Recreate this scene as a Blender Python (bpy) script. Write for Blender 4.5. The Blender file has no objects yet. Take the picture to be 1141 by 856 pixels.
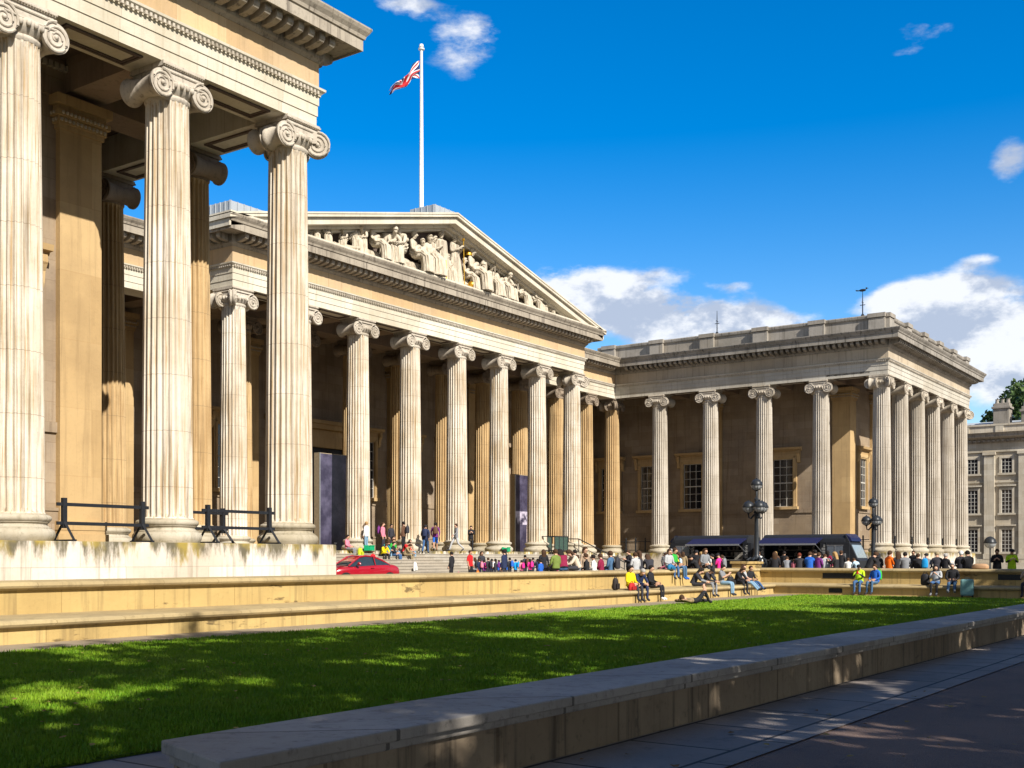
import bpy, bmesh, math, random
import numpy as np
from mathutils import Vector, Matrix
KIDX = [(-5.44, -7.2), (-5.98, -7.9), (-4.51, -7.2), (-5.1, -7.9), (-3.74, -7.2), (-4.38, -7.9), (-3.01, -7.2), (-3.65, -7.9), (-2.25, -7.2), (-2.91, -7.9), (-1.25, -7.2), (-1.67, -7.9), (-0.22, -7.2), (-0.74, -7.9), (0.68, -7.2), (0.11, -7.9)]
CLOUDS = [(31.23, 13.11, 2.73, 1.36, 1.1), (27.51, 11.76, 4.55, 1.45, 1.1), (22.8, 10.96, 3.41, 1.0, 0.95), (23.22, 12.93, 1.36, 0.36, 0.35), (13.95, 11.52, 2.64, 1.36, 1.05), (11.69, 10.08, 3.18, 1.82, 0.95), (16.27, 11.82, 1.59, 0.73, 0.6), (11.33, 8.09, 1.82, 1.36, 0.8), (12.44, 13.26, 1.18, 0.45, 0.45), (36.54, 23.81, 2.27, 1.64, 0.72), (35.21, 24.44, 1.18, 0.82, 0.4), (39.42, 25.5, 2.27, 0.73, 0.75), (10.96, 17.31, 1.18, 1.18, 0.62), (14.71, 22.96, 2.5, 0.73, 0.55), (15.88, 22.23, 1.36, 0.36, 0.35), (26.64, 13.61, 1.82, 0.45, 0.3), (150, 14, 30, 5, 0.7), (250, 12, 40, 6, 0.7), (-60, 14, 35, 6, 0.7), (95, 18, 14, 5, 0.6)]
TREES = [(-83, -52.5, 19.5, 6.4), (-75, -52, 19, 6.2), (-67, -52.8, 19.5, 6.4), (-59, -53.2, 19.5, 6.2), (-51, -53.2, 19.2, 6.3), (-43, -52.5, 18.0, 6.2), (-34.5, -53, 16.0, 6.2), (-26, -52.6, 14, 5.8), (-17.5, -53, 14.8, 5.8), (-9, -52.5, 17.5, 6.0), (-1, -53, 19, 6.0), (-63, -60, 18, 6.0), (-47, -60, 18, 6.0), (-31, -59, 16, 6.0), (-15, -59, 15, 6.0)]
SKYSAT = 1.55
SKYHUE = 0.505
SKYVAL = 1.95
SKYSTR = 0.065
SUNSTR = 5.0
EXPO = 0.5
CLOUD_LO = (5.6, 6.4, 8.0)
CLOUD_HI = (11.0, 11.2, 11.6)
random.seed(11)
S = bpy.context.scene
COL = S.collection
PI = math.pi
R = math.radians

# ------------------------------------------------------------------ materials
def new_mat(name):
    m = bpy.data.materials.new(name); m.use_nodes = True
    nt = m.node_tree; b = nt.nodes['Principled BSDF']
    return m, nt, b
def N(nt, t, **kw):
    n = nt.nodes.new(t)
    for k, v in kw.items():
        if k in n.bl_rna.properties: setattr(n, k, v)
        else: n.inputs[k].default_value = v
    return n
def L(nt, a, b): nt.links.new(a, b)
def math_n(nt, op, a, b=None, c=None, clamp=False):
    n = nt.nodes.new('ShaderNodeMath'); n.operation = op; n.use_clamp = clamp
    for i, v in enumerate((a, b, c)):
        if v is None: continue
        if isinstance(v, (int, float)): n.inputs[i].default_value = v
        else: nt.links.new(v, n.inputs[i])
    return n.outputs[0]
def mixc(nt, f, a, b, mode='MIX'):
    n = nt.nodes.new('ShaderNodeMix'); n.data_type = 'RGBA'; n.blend_type = mode
    for i, v in ((0, f), (6, a), (7, b)):
        if isinstance(v, (int, float)): n.inputs[i].default_value = v
        elif isinstance(v, tuple): n.inputs[i].default_value = (v[0], v[1], v[2], 1)
        else: nt.links.new(v, n.inputs[i])
    return n.outputs[2]
def smooth(nt, v, a, b):
    n = nt.nodes.new('ShaderNodeMapRange'); n.interpolation_type = 'SMOOTHSTEP'
    nt.links.new(v, n.inputs[0]); n.inputs[1].default_value = a; n.inputs[2].default_value = b
    return n.outputs[0]
def noise(nt, vec, scale, detail=4, rough=0.55):
    n = nt.nodes.new('ShaderNodeTexNoise'); n.inputs['Scale'].default_value = scale
    n.inputs['Detail'].default_value = detail; n.inputs['Roughness'].default_value = rough
    nt.links.new(vec, n.inputs['Vector']); return n.outputs['Fac']
def vscale(nt, vec, s):
    n = nt.nodes.new('ShaderNodeVectorMath'); n.operation = 'MULTIPLY'
    nt.links.new(vec, n.inputs[0]); n.inputs[1].default_value = s; return n.outputs[0]

def stone(name, base, tint, dark, block=None, streak=0.5, mottled=0.5, rough=0.85, joint=0.55, rand=False, drum=0, algae=0, ztop=0, patch=0, fine=0, warm=(.30, .17, .06), folds=False):
    """weathered limestone: tone varies by block, rain streaks, mortar joints"""
    m, nt, b = new_mat(name)
    tc = nt.nodes.new('ShaderNodeTexCoord'); vec = tc.outputs['Object']
    if rand:
        oi = nt.nodes.new('ShaderNodeObjectInfo')
        ad = nt.nodes.new('ShaderNodeVectorMath'); ad.operation = 'ADD'
        cm = nt.nodes.new('ShaderNodeCombineXYZ')
        L(nt, math_n(nt, 'MULTIPLY', oi.outputs['Random'], 37.0), cm.inputs[0])
        L(nt, vec, ad.inputs[0]); L(nt, cm.outputs[0], ad.inputs[1]); nvec = ad.outputs[0]
    else: nvec = vec
    n1 = noise(nt, vscale(nt, nvec, (.5, .5, .5)), 1.0, 6, .6)
    n2 = noise(nt, vscale(nt, nvec, (3.4, 3.4, .14)), 1.6, 6, .65)
    n3 = noise(nt, nvec, 9.0, 6, .7)
    n4 = noise(nt, vscale(nt, nvec, (9, 9, .22)), 1.5, 5, .6)
    c = mixc(nt, smooth(nt, n1, .35, .68), base, tint)
    bumps = n3
    sx = nt.nodes.new('ShaderNodeSeparateXYZ'); L(nt, vec, sx.inputs[0])
    if block:
        cm2 = nt.nodes.new('ShaderNodeCombineXYZ')
        L(nt, math_n(nt, 'ADD', sx.outputs[0], sx.outputs[1]), cm2.inputs[0]); L(nt, sx.outputs[2], cm2.inputs[1])
        br = nt.nodes.new('ShaderNodeTexBrick'); L(nt, cm2.outputs[0], br.inputs['Vector'])
        br.inputs['Scale'].default_value = 1; br.inputs['Brick Width'].default_value = block[0]; br.inputs['Row Height'].default_value = block[1]
        br.inputs['Mortar Size'].default_value = block[2] if len(block) > 2 else .012; br.inputs['Mortar Smooth'].default_value = .2
        br.inputs['Color1'].default_value = (1, 1, 1, 1); br.inputs['Color2'].default_value = (.78, .74, .68, 1); br.inputs['Mortar'].default_value = (joint, joint * .93, joint * .85, 1)
        br.offset = .5
        c = mixc(nt, .85, c, br.outputs['Color'], 'MULTIPLY')
    if drum:
        fr = math_n(nt, 'FRACT', math_n(nt, 'DIVIDE', sx.outputs[2], drum))
        j = math_n(nt, 'GREATER_THAN', fr, 1 - .018 / drum)
        c = mixc(nt, math_n(nt, 'MULTIPLY', j, .55), c, (.16, .12, .08))
    st = math_n(nt, 'MULTIPLY', smooth(nt, n2, .50, .72), streak, clamp=True)
    c = mixc(nt, st, c, dark)
    if fine: c = mixc(nt, math_n(nt, 'MULTIPLY', smooth(nt, n4, .48, .68), fine), c, warm)
    c = mixc(nt, math_n(nt, 'MULTIPLY', smooth(nt, n3, .52, .75), mottled * .5), c, tuple(d * .8 for d in dark))
    if patch:
        vo = noise(nt, vscale(nt, nvec, (.35, .35, 1.3)), 1.3, 5, .7)
        c = mixc(nt, math_n(nt, 'MULTIPLY', smooth(nt, vo, .60, .66), patch), c, tuple(d * .7 for d in dark))
    if algae:
        # grows down in runs from the wet top edge
        na = noise(nt, vscale(nt, nvec, (1.5, 1.5, .35)), 1.3, 6, .7)
        hh = math_n(nt, 'SUBTRACT', ztop, sx.outputs[2])
        k = math_n(nt, 'SUBTRACT', math_n(nt, 'MULTIPLY', na, 1.5), math_n(nt, 'MULTIPLY', hh, .50))
        g = smooth(nt, k, .50, .78)
        ng = noise(nt, nvec, .9, 3, .5)
        ac = mixc(nt, smooth(nt, ng, .45, .6), (.10, .085, .045), (.33, .24, .03))
        c = mixc(nt, math_n(nt, 'MULTIPLY', g, algae), c, ac)
    L(nt, c, b.inputs['Base Color']); b.inputs['Roughness'].default_value = rough
    b.inputs['Specular IOR Level'].default_value = .25
    bp = nt.nodes.new('ShaderNodeBump'); bp.inputs['Strength'].default_value = .35; bp.inputs['Distance'].default_value = .03
    if folds:
        bp.inputs['Strength'].default_value = 1; bp.inputs['Distance'].default_value = .22; bumps = noise(nt, vscale(nt, nvec, (4.5, 4.5, .9)), 1.3, 3, .5)
    L(nt, bumps, bp.inputs['Height']); L(nt, bp.outputs[0], b.inputs['Normal'])
    return m

_pc = {}
def plain(color, rough=.8, metal=0, spec=.3, coat=0, var=.12, name=None):
    key = (tuple(round(x, 3) for x in color), rough, metal, coat)
    if key in _pc: return _pc[key]
    m, nt, b = new_mat(name or 'finish')
    tc = nt.nodes.new('ShaderNodeTexCoord')
    n = noise(nt, tc.outputs['Object'], 7.0, 4, .6)
    c = mixc(nt, smooth(nt, n, .3, .7), tuple(x * (1 - var) for x in color), tuple(min(1, x * (1 + var)) for x in color))
    L(nt, c, b.inputs['Base Color'])
    b.inputs['Roughness'].default_value = rough; b.inputs['Metallic'].default_value = metal
    b.inputs['Specular IOR Level'].default_value = spec; b.inputs['Coat Weight'].default_value = coat
    _pc[key] = m; return m

M = {}
M['col'] = stone('fluted limestone', (.70, .64, .55), (.55, .47, .36), (.15, .10, .055), streak=.7, mottled=.35, rand=True, drum=1.62, fine=.85, warm=(.36, .235, .10))
M['cap'] = stone('carved limestone', (.56, .50, .42), (.38, .33, .26), (.11, .085, .06), streak=.6, mottled=.8, rand=True)
M['col_e'] = stone('grey fluted limestone', (.58, .53, .46), (.47, .42, .35), (.14, .11, .08), streak=.6, mottled=.5, rand=True, drum=1.62, fine=.55, warm=(.28, .22, .15))  # east wing grey: weathering, with grazing light put into the colour too
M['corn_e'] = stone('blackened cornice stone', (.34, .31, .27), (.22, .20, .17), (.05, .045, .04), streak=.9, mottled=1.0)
M['arch_e'] = stone('greyed architrave stone', (.60, .57, .50), (.48, .45, .39), (.2, .17, .13), block=(3.1, 9), streak=.5, mottled=.4, joint=.6)  # weathered tone, dulled also for the grazing light on the side face
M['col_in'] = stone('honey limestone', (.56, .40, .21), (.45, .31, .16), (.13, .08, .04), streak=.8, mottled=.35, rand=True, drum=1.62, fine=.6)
M['cap_in'] = stone('shaded sooty limestone', (.30, .24, .18), (.22, .17, .13), (.08, .06, .045), streak=.5, mottled=.8, rand=True)  # unwashed inner capitals, toned down further to deepen the portico shade
M['beam'] = stone('shaded sooty beam stone', (.32, .24, .18), (.24, .185, .14), (.09, .065, .05), block=(2.6, 2.1), streak=.4, mottled=.4, joint=.8)  # dirt and the darkness under the portico share this colour
M['base'] = stone('mouldy limestone', (.52, .47, .38), (.36, .31, .22), (.13, .11, .06), streak=.4, mottled=.9, rand=True)
M['arch'] = stone('pale architrave stone', (.72, .68, .58), (.60, .55, .44), (.30, .25, .16), block=(3.1, 9), streak=.35, mottled=.25, joint=.6)
M['frieze'] = stone('honey frieze stone', (.64, .46, .26), (.54, .40, .25), (.24, .16, .07), block=(1.9, 3), streak=.3, mottled=.3, joint=.7)
M['corn'] = stone('dirty cornice stone', (.40, .35, .28), (.28, .24, .19), (.07, .055, .045), streak=.8, mottled=.9)
M['rake'] = stone('pale rake stone', (.66, .61, .50), (.54, .48, .38), (.2, .16, .11), streak=.3, mottled=.3)
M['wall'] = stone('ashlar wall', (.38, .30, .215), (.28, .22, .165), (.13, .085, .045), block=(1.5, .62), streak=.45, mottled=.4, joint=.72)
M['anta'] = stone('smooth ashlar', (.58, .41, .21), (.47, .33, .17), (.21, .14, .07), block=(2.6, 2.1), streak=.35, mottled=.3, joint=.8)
M['plinth'] = stone('plinth stone', (.80, .74, .66), (.70, .62, .52), (.20, .17, .11), block=(2.9, .68, .012), streak=.5, mottled=.4, joint=.62, algae=.92, ztop=0.0)
M['bench'] = stone('sandy bench wall stone', (.58, .43, .18), (.50, .36, .15), (.17, .12, .06), block=(2.4, 8, .012), streak=.5, mottled=.3, joint=.6, patch=.85)
M['bench_dark'] = stone('grimy coping stone', (.52, .41, .22), (.38, .30, .17), (.12, .09, .05), block=(1.6, 8, .012), streak=.3, mottled=.7, joint=.6)
M['granite'] = stone('grey granite coping', (.45, .42, .39), (.31, .29, .27), (.12, .11, .10), block=(2.25, 40, .022), streak=.45, mottled=1.5, rough=.65, joint=.2, patch=.45)
M['granite_face'] = stone('weathered low wall', (.38, .30, .21), (.27, .21, .15), (.07, .055, .04), block=(1.9, 8, .02), streak=.85, mottled=1.0, joint=.45, patch=.5)
M['steps'] = stone('step stone', (.44, .40, .34), (.36, .33, .28), (.14, .12, .1), block=(2.2, 20, .01), streak=.2, mottled=.6)
M['res'] = stone('stucco grey stone', (.64, .58, .48), (.54, .49, .40), (.2, .17, .13), block=(1.4, .6, .008), streak=.4, mottled=.4, joint=.8)
M['statue'] = stone('carved marble', (.60, .53, .42), (.44, .38, .29), (.12, .09, .06), streak=.8, mottled=.7, folds=True)
M['gold'] = plain((.85, .50, .06), .35, .9, name='gilding')
M['lead'] = stone('lead sheet roof', (.42, .46, .50), (.34, .37, .40), (.2, .2, .2), streak=.3, mottled=.3, rough=.5)
M['black'] = plain((.018, .02, .025), .45, name='black paint')
M['iron'] = plain((.03, .034, .04), .4, .2, name='cast iron')
M['glass'] = plain((.015, .017, .022), .06, 0, .8, name='dark window glass')
M['sash'] = plain((.52, .50, .46), .5, name='white sash paint')
M['white'] = plain((.78, .78, .76), .4, name='white gloss paint')
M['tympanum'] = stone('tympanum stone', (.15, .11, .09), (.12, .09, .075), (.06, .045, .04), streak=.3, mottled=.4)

# ------------------------------------------------------------------ mesh builder
class MB:
    def __init__(s): s.v = []; s.f = []; s.m = []; s.mi = 0
    def add(s, vs, fs, mi=None):
        o = len(s.v); s.v += [tuple(p) for p in vs]
        for f in fs: s.f.append(tuple(i + o for i in f)); s.m.append(s.mi if mi is None else mi)
    def box(s, x0, x1, y0, y1, z0, z1, mi=None, T=None):
        vs = [(x, y, z) for z in (z0, z1) for y in (y0, y1) for x in (x0, x1)]
        if T is not None: vs = [T @ Vector(p) for p in vs]
        s.add(vs, [(0, 2, 3, 1), (4, 5, 7, 6), (0, 1, 5, 4), (1, 3, 7, 5), (3, 2, 6, 7), (2, 0, 4, 6)], mi)
    def rings(s, rings, close=True, caps=True, mi=None):
        n = len(rings[0]); vs = [p for r in rings for p in r]; fs = []
        for i in range(len(rings) - 1):
            for j in range(n if close else n - 1):
                k = (j + 1) % n
                fs.append((i * n + j, i * n + k, (i + 1) * n + k, (i + 1) * n + j))
        if caps and close: fs += [tuple(reversed(range(n))), tuple(range((len(rings) - 1) * n, len(rings) * n))]
        s.add(vs, fs, mi)
    def lathe(s, prof, n=24, c=(0, 0, 0), mi=None, T=None, sx=1, sy=1):
        rs = [[Vector((c[0] + sx * r * math.cos(2 * PI * j / n), c[1] + sy * r * math.sin(2 * PI * j / n), c[2] + z)) for j in range(n)] for r, z in prof]
        if T is not None: rs = [[T @ p for p in r] for r in rs]
        s.rings(rs, mi=mi)
    def tube(s, pts, rad, n=8, mi=None):
        pts = [Vector(p) for p in pts]
        if isinstance(rad, (int, float)): rad = [rad] * len(pts)
        rs = []
        up = Vector((0, 0, 1))
        for i, p in enumerate(pts):
            d = (pts[min(i + 1, len(pts) - 1)] - pts[max(i - 1, 0)]).normalized()
            a = d.cross(up if abs(d.z) < .95 else Vector((1, 0, 0))).normalized(); b = d.cross(a)
            rs.append([p + (a * math.cos(2 * PI * j / n) + b * math.sin(2 * PI * j / n)) * rad[i] for j in range(n)])
        s.rings(rs, mi=mi)
    def sphere(s, c, r, n=14, sc=(1, 1, 1), mi=None, T=None):
        k = n // 2
        prof = [(max(1e-4, r * math.sin(PI * i / k)), -r * math.cos(PI * i / k)) for i in range(k + 1)]
        rs = [[Vector((c[0] + sc[0] * q * math.cos(2 * PI * j / n), c[1] + sc[1] * q * math.sin(2 * PI * j / n), c[2] + sc[2] * z)) for j in range(n)] for q, z in prof]
        if T is not None: rs = [[T @ p for p in r_] for r_ in rs]
        s.rings(rs, mi=mi)
    def prism(s, poly, a0, a1, axis='y', mi=None, T=None):
        """poly of 2-D points extruded along an axis: 'y' -> poly is (x,z); 'x' -> (y,z); 'z' -> (x,y)"""
        def P(p, a):
            q = (p[0], a, p[1]) if axis == 'y' else (a, p[0], p[1]) if axis == 'x' else (p[0], p[1], a)
            return (T @ Vector(q)) if T is not None else Vector(q)
        s.rings([[P(p, a0) for p in poly], [P(p, a1) for p in poly]], mi=mi)
    def sweep(s, path, prof, pre=None, post=None, mi=None):
        """closed profile (outward offset, z) along a plan path, outward = right of travel, mitred; pre/post are ghost points"""
        P = ([Vector(pre)] if pre else []) + [Vector(p) for p in path] + ([Vector(post)] if post else [])
        i0 = 1 if pre else 0
        rs = []
        for i in range(i0, i0 + len(path)):
            ns = []
            for a, b in ((i - 1, i), (i, i + 1)):
                if 0 <= a and b < len(P):
                    d = (P[b] - P[a]).normalized(); ns.append(Vector((d.y, -d.x)))
            if len(ns) == 2:
                m = (ns[0] + ns[1]); m = m / (1 + ns[0].dot(ns[1]))
            else: m = ns[0]
            rs.append([(P[i].x + m.x * o, P[i].y + m.y * o, z) for o, z in prof])
        s.rings(rs, mi=mi)
    def build(s, name, mats, parent=None, smooth=False, bevel=0, loc=None, rz=0, angle=35):
        me = bpy.data.meshes.new(name); me.from_pydata(s.v, [], s.f)
        if not isinstance(mats, (list, tuple)): mats = [mats]
        for m in mats: me.materials.append(m)
        me.polygons.foreach_set('material_index', s.m)
        bm = bmesh.new(); bm.from_mesh(me); bmesh.ops.recalc_face_normals(bm, faces=bm.faces); bm.to_mesh(me); bm.free()
        if smooth:
            me.polygons.foreach_set('use_smooth', [True] * len(me.polygons))
            me.set_sharp_from_angle(angle=R(angle))
        o = bpy.data.objects.new(name, me); COL.objects.link(o)
        if parent: o.parent = parent
        if loc: o.location = loc
        o.rotation_euler.z = rz
        if bevel:
            bv = o.modifiers.new('edge', 'BEVEL'); bv.width = bevel; bv.segments = 2; bv.limit_method = 'ANGLE'
        return o
def tag(o, label=None, cat=None, group=None, kind=None):
    if label: o['label'] = label
    if cat: o['category'] = cat
    if group: o['group'] = group
    if kind: o['kind'] = kind
    return o
def thing(name, label, cat, loc=(0, 0, 0), rz=0, group=None):
    o = bpy.data.objects.new(name, None); COL.objects.link(o); o.location = loc; o.rotation_euler.z = rz
    o.empty_display_size = .3
    return tag(o, label, cat, group)
def copy_tree(o, parent=None):
    c = o.copy(); COL.objects.link(c)
    if parent: c.parent = parent
    for ch in list(o.children): copy_tree(ch, c)
    return c

# ------------------------------------------------------------------ dimensions (metres; x east, y north, z=0 at the column bases)
SP, D, W, SW, HW, H = 4.916, 4.83, 32.138, 4.762, .72, 13.7
YS = D - 5 * SW                      # south row of the wings
GF, GL = -1.75, -2.08                # forecourt level, lawn level
ZT = 17.05
XC, YC = 36.5, YS + 3.85             # inner building of the wings: corner
YW = 9.6                             # main wall

# ------------------------------------------------------------------ classical parts
def shaft_mesh():
    b = MB(); n = 24; k = 6; rings = []
    zs = [.68, .74, .86, 1.6, 3.2, 4.9, 6.6, 8.3, 10, 11.6, 12.55, 12.68, 12.78]
    for z in zs:
        t = (z - .68) / 12.1; rad = .735 - .115 * t ** 1.35
        if z <= .69: rad += .06
        ring = []
        dep = .088 if .8 < z < 12.6 else (.03 if .72 < z < 12.7 else .001)
        for i in range(n):
            for j in range(k):
                u = j / k; a = 2 * PI * (i + u) / n
                if j == 0 or u > .84: d = 0
                else: d = dep * math.sin(PI * (u / .84)) ** .7
                ring.append((math.cos(a) * (rad - d), math.sin(a) * (rad - d), z))
        rings.append(ring)
    b.rings(rings); return b
def volute(b, cx, cz, y0, y1, sgn, T=None):
    r = .40; n = 24
    # drum between the two faces, waisted
    yy = [y0, y0 + .07, y0 + .12, (y0 + y1) / 2, y1 - .12, y1 - .07, y1]; rr = [r, r, r * .86, r * .66, r * .86, r, r]
    rs = [[Vector((cx + q * math.cos(2 * PI * j / n), y, cz + q * math.sin(2 * PI * j / n))) for j in range(n)] for y, q in zip(yy, rr)]
    if T is not None: rs = [[T @ p for p in ring] for ring in rs]
    b.rings(rs)
    for y, s in ((y0, -1), (y1, 1)):
        pts = []; rad = []
        for i in range(46):
            t = i / 45; a = sgn * (-t * 2.6 * 2 * PI) + PI / 2
            q = (r - .03) * (1 - t) ** .95 + .05
            p = Vector((cx + q * math.cos(a), y + s * .012, cz + q * math.sin(a))); pts.append(T @ p if T is not None else p); rad.append(.04 * (1 - .45 * t))
        b.tube(pts, rad, 6)
        c = Vector((cx, y + s * .02, cz)); c = T @ c if T is not None else c
        b.sphere(c, .07, 8)
def capital_mesh(corner=0):
    """corner: 0 plain; +-1 = canted volute towards (corner, -1)"""
    b = MB(); cz = 13.08; vx = .74
    b.box(-.74, .74, -.74, .74, 13.58, 13.72)
    for i in range(19):
        x = -.72 + i * .08
        for y in (-.755, .755): b.sphere((x, y, 13.63), .042, 6)
    b.box(-.68, .68, -.70, .70, 13.4, 13.582)
    b.lathe([(.62, 12.74), (.66, 12.8), (.66, 12.86), (.62, 12.9), (.74, 13.02), (.8, 13.16), (.76, 13.26), (.7, 13.3), (.7, 13.42)], 32)
    for i in range(24):
        a = 2 * PI * (i + .5) / 24; b.sphere((.79 * math.cos(a), .79 * math.sin(a), 13.14), .075, 8, (1, 1, 1.3))
    def face(T, skip):
        # one canalis band with a sagging lower edge
        pts = [(-.74, 13.46), (.74, 13.46)] + [(x, 13.2 + .07 * abs(x / .74) ** 2 + .06) for x in (.74, .5, .25, 0, -.25, -.5, -.74)]
        b.prism(pts, -.70, -.60, 'y', T=T)
        for zz, rr_ in ((13.47, .035), (13.27, .03)):
            b.tube([T @ Vector((x, -.71, zz - (.03 * (1 - (x / .74) ** 2) if zz < 13.4 else 0))) for x in (-.74, -.4, 0, .4, .74)], rr_, 6)
    I = Matrix.Identity(4)
    if corner == 0:
        volute(b, -vx, cz, -.70, .70, 1); volute(b, vx, cz, -.70, .70, -1)
        face(I, 0); face(Matrix.Rotation(PI, 4, 'Z'), 0)
    else:
        c = corner
        # far volute of the south face, its drum running north
        volute(b, -c * vx, cz, -.70, 0.0, c)
        # far volute of the side face
        T = Matrix.Rotation(-PI / 2 if c < 0 else PI / 2, 4, 'Z')
        volute(b, c * vx, cz, -.70, 0.0, -c, T)
        face(I, 0); face(T, 0)
        # canted corner volute
        T2 = Matrix.Rotation(R(45) * c, 4, 'Z')
        volute(b, 0, cz, -.12, .12, 1, Matrix.Translation((c * .68, -.68, 0)) @ Matrix.Rotation(-c * R(45), 4, 'Z'))
        b.prism([(-.2, 13.46), (.2, 13.46), (.2, 13.1), (-.2, 13.1)], -.95, -.6, 'y', T=T2)
        volute(b, -c * vx, cz, .1, .70, c)
        volute(b, c * vx, cz, .1, .70, -c)
    return b
def base_mesh():
    b = MB()
    prof = [(.02, 0), (.93, 0), (.95, .03), (.985, .10), (1.0, .17), (.98, .25), (.93, .3), (.90, .31), (.90, .345), (.845, .36), (.80, .41), (.80, .44), (.83, .475), (.85, .48), (.85, .50)]
    prof += [(.87, .51), (.9, .55), (.905, .59), (.89, .635), (.85, .665), (.80, .67), (.80, .70), (.02, .70)]
    b.lathe(prof, 40); return b
proto = {}
def make_col_protos():
    for key, mb, mat, sm in (('column', shaft_mesh(), M['col'], True), ('cap', capital_mesh(), M['cap'], True), ('capE', capital_mesh(1), M['cap'], True), ('capW', capital_mesh(-1), M['cap'], True), ('base', base_mesh(), M['base'], True)):
        o = mb.build(key, mat, smooth=sm, angle=28 if key == 'column' else 50); proto[key] = o.data; bpy.data.objects.remove(o)
make_col_protos()
def column(parent, x, y, rz=0, cap='cap', inner=False, grey=False):
    def ob(nm, me, par, loc=(0, 0, 0), r=0):
        o = bpy.data.objects.new(nm, me); COL.objects.link(o); o.parent = par; o.location = loc; o.rotation_euler.z = r; return o
    c = ob('column', proto['column'], parent, (x, y, 0))
    cc = ob('capital', proto[cap], c, r=rz); ob('base', proto['base'], c)
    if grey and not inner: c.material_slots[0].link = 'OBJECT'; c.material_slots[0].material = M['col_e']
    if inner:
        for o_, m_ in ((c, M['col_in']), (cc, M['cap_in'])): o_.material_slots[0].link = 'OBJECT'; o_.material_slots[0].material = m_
    return c
ARCH = [(-1.44, 13.72), (-.06, 13.72), (-.06, 14.05), (-.03, 14.055), (-.03, 14.4), (0, 14.405), (0, 14.68), (.04, 14.70), (.04, 14.74), (.09, 14.80), (.16, 14.86), (.17, 14.93), (-1.44, 14.93)]
FRI = [(-1.40, 14.932), (-.005, 14.932), (-.005, 15.78), (-1.40, 15.78)]
CORN = [(-1.38, 15.782), (.02, 15.782), (.06, 15.84), (.12, 15.9), (.14, 15.98), (.14, 16.34), (.2, 16.36), (.97, 16.37), (.97, 16.30), (1.02, 16.30), (1.02, 16.66), (1.07, 16.68), (1.10, 16.78), (1.19, 16.9), (1.24, 17.0), (1.24, ZT), (-1.38, ZT)]
def dentils(b, path, trim0, trim1):
    for i in range(len(path) - 1):
        p, q = Vector(path[i]), Vector(path[i + 1]); d = (q - p); ln = d.length; d /= ln; n = Vector((d.y, -d.x))
        t = .15 if i or not trim0 else trim0
        end = ln - (.15 if i < len(path) - 2 or not trim1 else trim1)
        cnt = int((end - t) / .46); T0 = p + d * t
        for k in range(cnt):
            c = p + d * (t + .12 + k * (end - t - .2) / max(1, cnt - 1))
            T = Matrix(((d.x, n.x, 0, c.x), (d.y, n.y, 0, c.y), (0, 0, 1, 0), (0, 0, 0, 1)))
            b.prism([(.141, 15.99), (.50, 16.0), (.76, 16.08), (.82, 16.16), (.82, 16.366), (.141, 16.366)], -.12, .12, 'x', T=T)
def beads(b, path, z, off, step, r):
    for i in range(len(path) - 1):
        p, q = Vector(path[i]), Vector(path[i + 1]); d = q - p; ln = d.length; d /= ln; n = Vector((d.y, -d.x))
        for k in range(int(ln / step)):
            c = p + d * (.1 + k * step) + n * off
            b.box(c.x - r, c.x + r, c.y - r, c.y + r, z - r * 1.3, z + r * 1.3)
def entablature(parent, path, pre=None, post=None, arch=None, fri=None, corn=None, t0=0, t1=0):
    b = MB(); b.sweep(path, ARCH, pre, post); b.build('architrave', arch or M['arch'], parent)
    b = MB(); b.sweep(path, FRI, pre, post); b.build('frieze', fri or M['frieze'], parent)
    b = MB(); b.sweep(path, CORN, pre, post)
    c = b.build('cornice', corn or M['corn'], parent)
    b = MB(); dentils(b, path, t0, t1); b.build('bracket_course', corn or M['corn'], c)
    b = MB(); beads(b, path, 14.775, .085, .16, .04); b.build('bead_moulding', M['cap'], parent)
def window(parent, c, face, w=1.75, z0=3.95, z1=8.0, hood=True, mats=None, nx=3, ny=6):
    """c = wall point; face 'S' or 'W' or 'E': direction the window looks"""
    rz = {'S': 0, 'W': -PI / 2, 'E': PI / 2}[face]
    mats = mats or M['anta']
    b = MB(); h = w / 2
    for s in (-1, 1):
        b.box(min(s * h, s * (h + .32)), max(s * h, s * (h + .32)), -.22, .02, z0, z1 + .32)
        b.box(min(s * (h + .06), s * (h + .2)), max(s * (h + .06), s * (h + .2)), -.27, -.2, z0, z1 + .2)
    b.box(-h, h, -.22, .02, z1, z1 + .32); b.box(-h - .2, h + .2, -.27, -.221, z1 + .1, z1 + .26)
    b.box(-h - .45, h + .45, -.34, .02, z0 - .24, z0 - .002)
    if hood:
        b.box(-h - .34, h + .34, -.2, .02, z1 + .322, z1 + .68)
        b.prism([(.02, z1 + .68), (-.3, z1 + .69), (-.34, z1 + .78), (-.52, z1 + .8), (-.56, z1 + .98), (.02, z1 + 1.04)], -h - .75, h + .75, 'x')
        for s in (-1, 1):
            b.prism([(.02, z1 + .69), (-.42, z1 + .68), (-.44, z1 + .45), (-.3, z1 + .2), (-.26, z1 - .15), (-.2, z1 - .3), (.02, z1 - .35)], s * (h + .5) - .12, s * (h + .5) + .12, 'x')
    f = b.build('window', mats, parent, loc=(c[0], c[1], 0), rz=rz)
    b = MB(); b.box(-h, h, -.03, .01, z0, z1); b.build('pane', M['glass'], f)
    b = MB()
    for i in range(nx + 1):
        x = -h + w * i / nx; t = .05 if i in (0, nx) else .022
        b.box(x - t, x + t, -.075, -.031, z0, z1)
    for i in range(ny + 1):
        z = z0 + (z1 - z0) * i / ny; t = .05 if i in (0, ny, ny // 2) else .022
        b.box(-h + .051, h - .051, -.07, -.032, z - t, z + t)
    b.build('sash', M['sash'], f)
    return f
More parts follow.
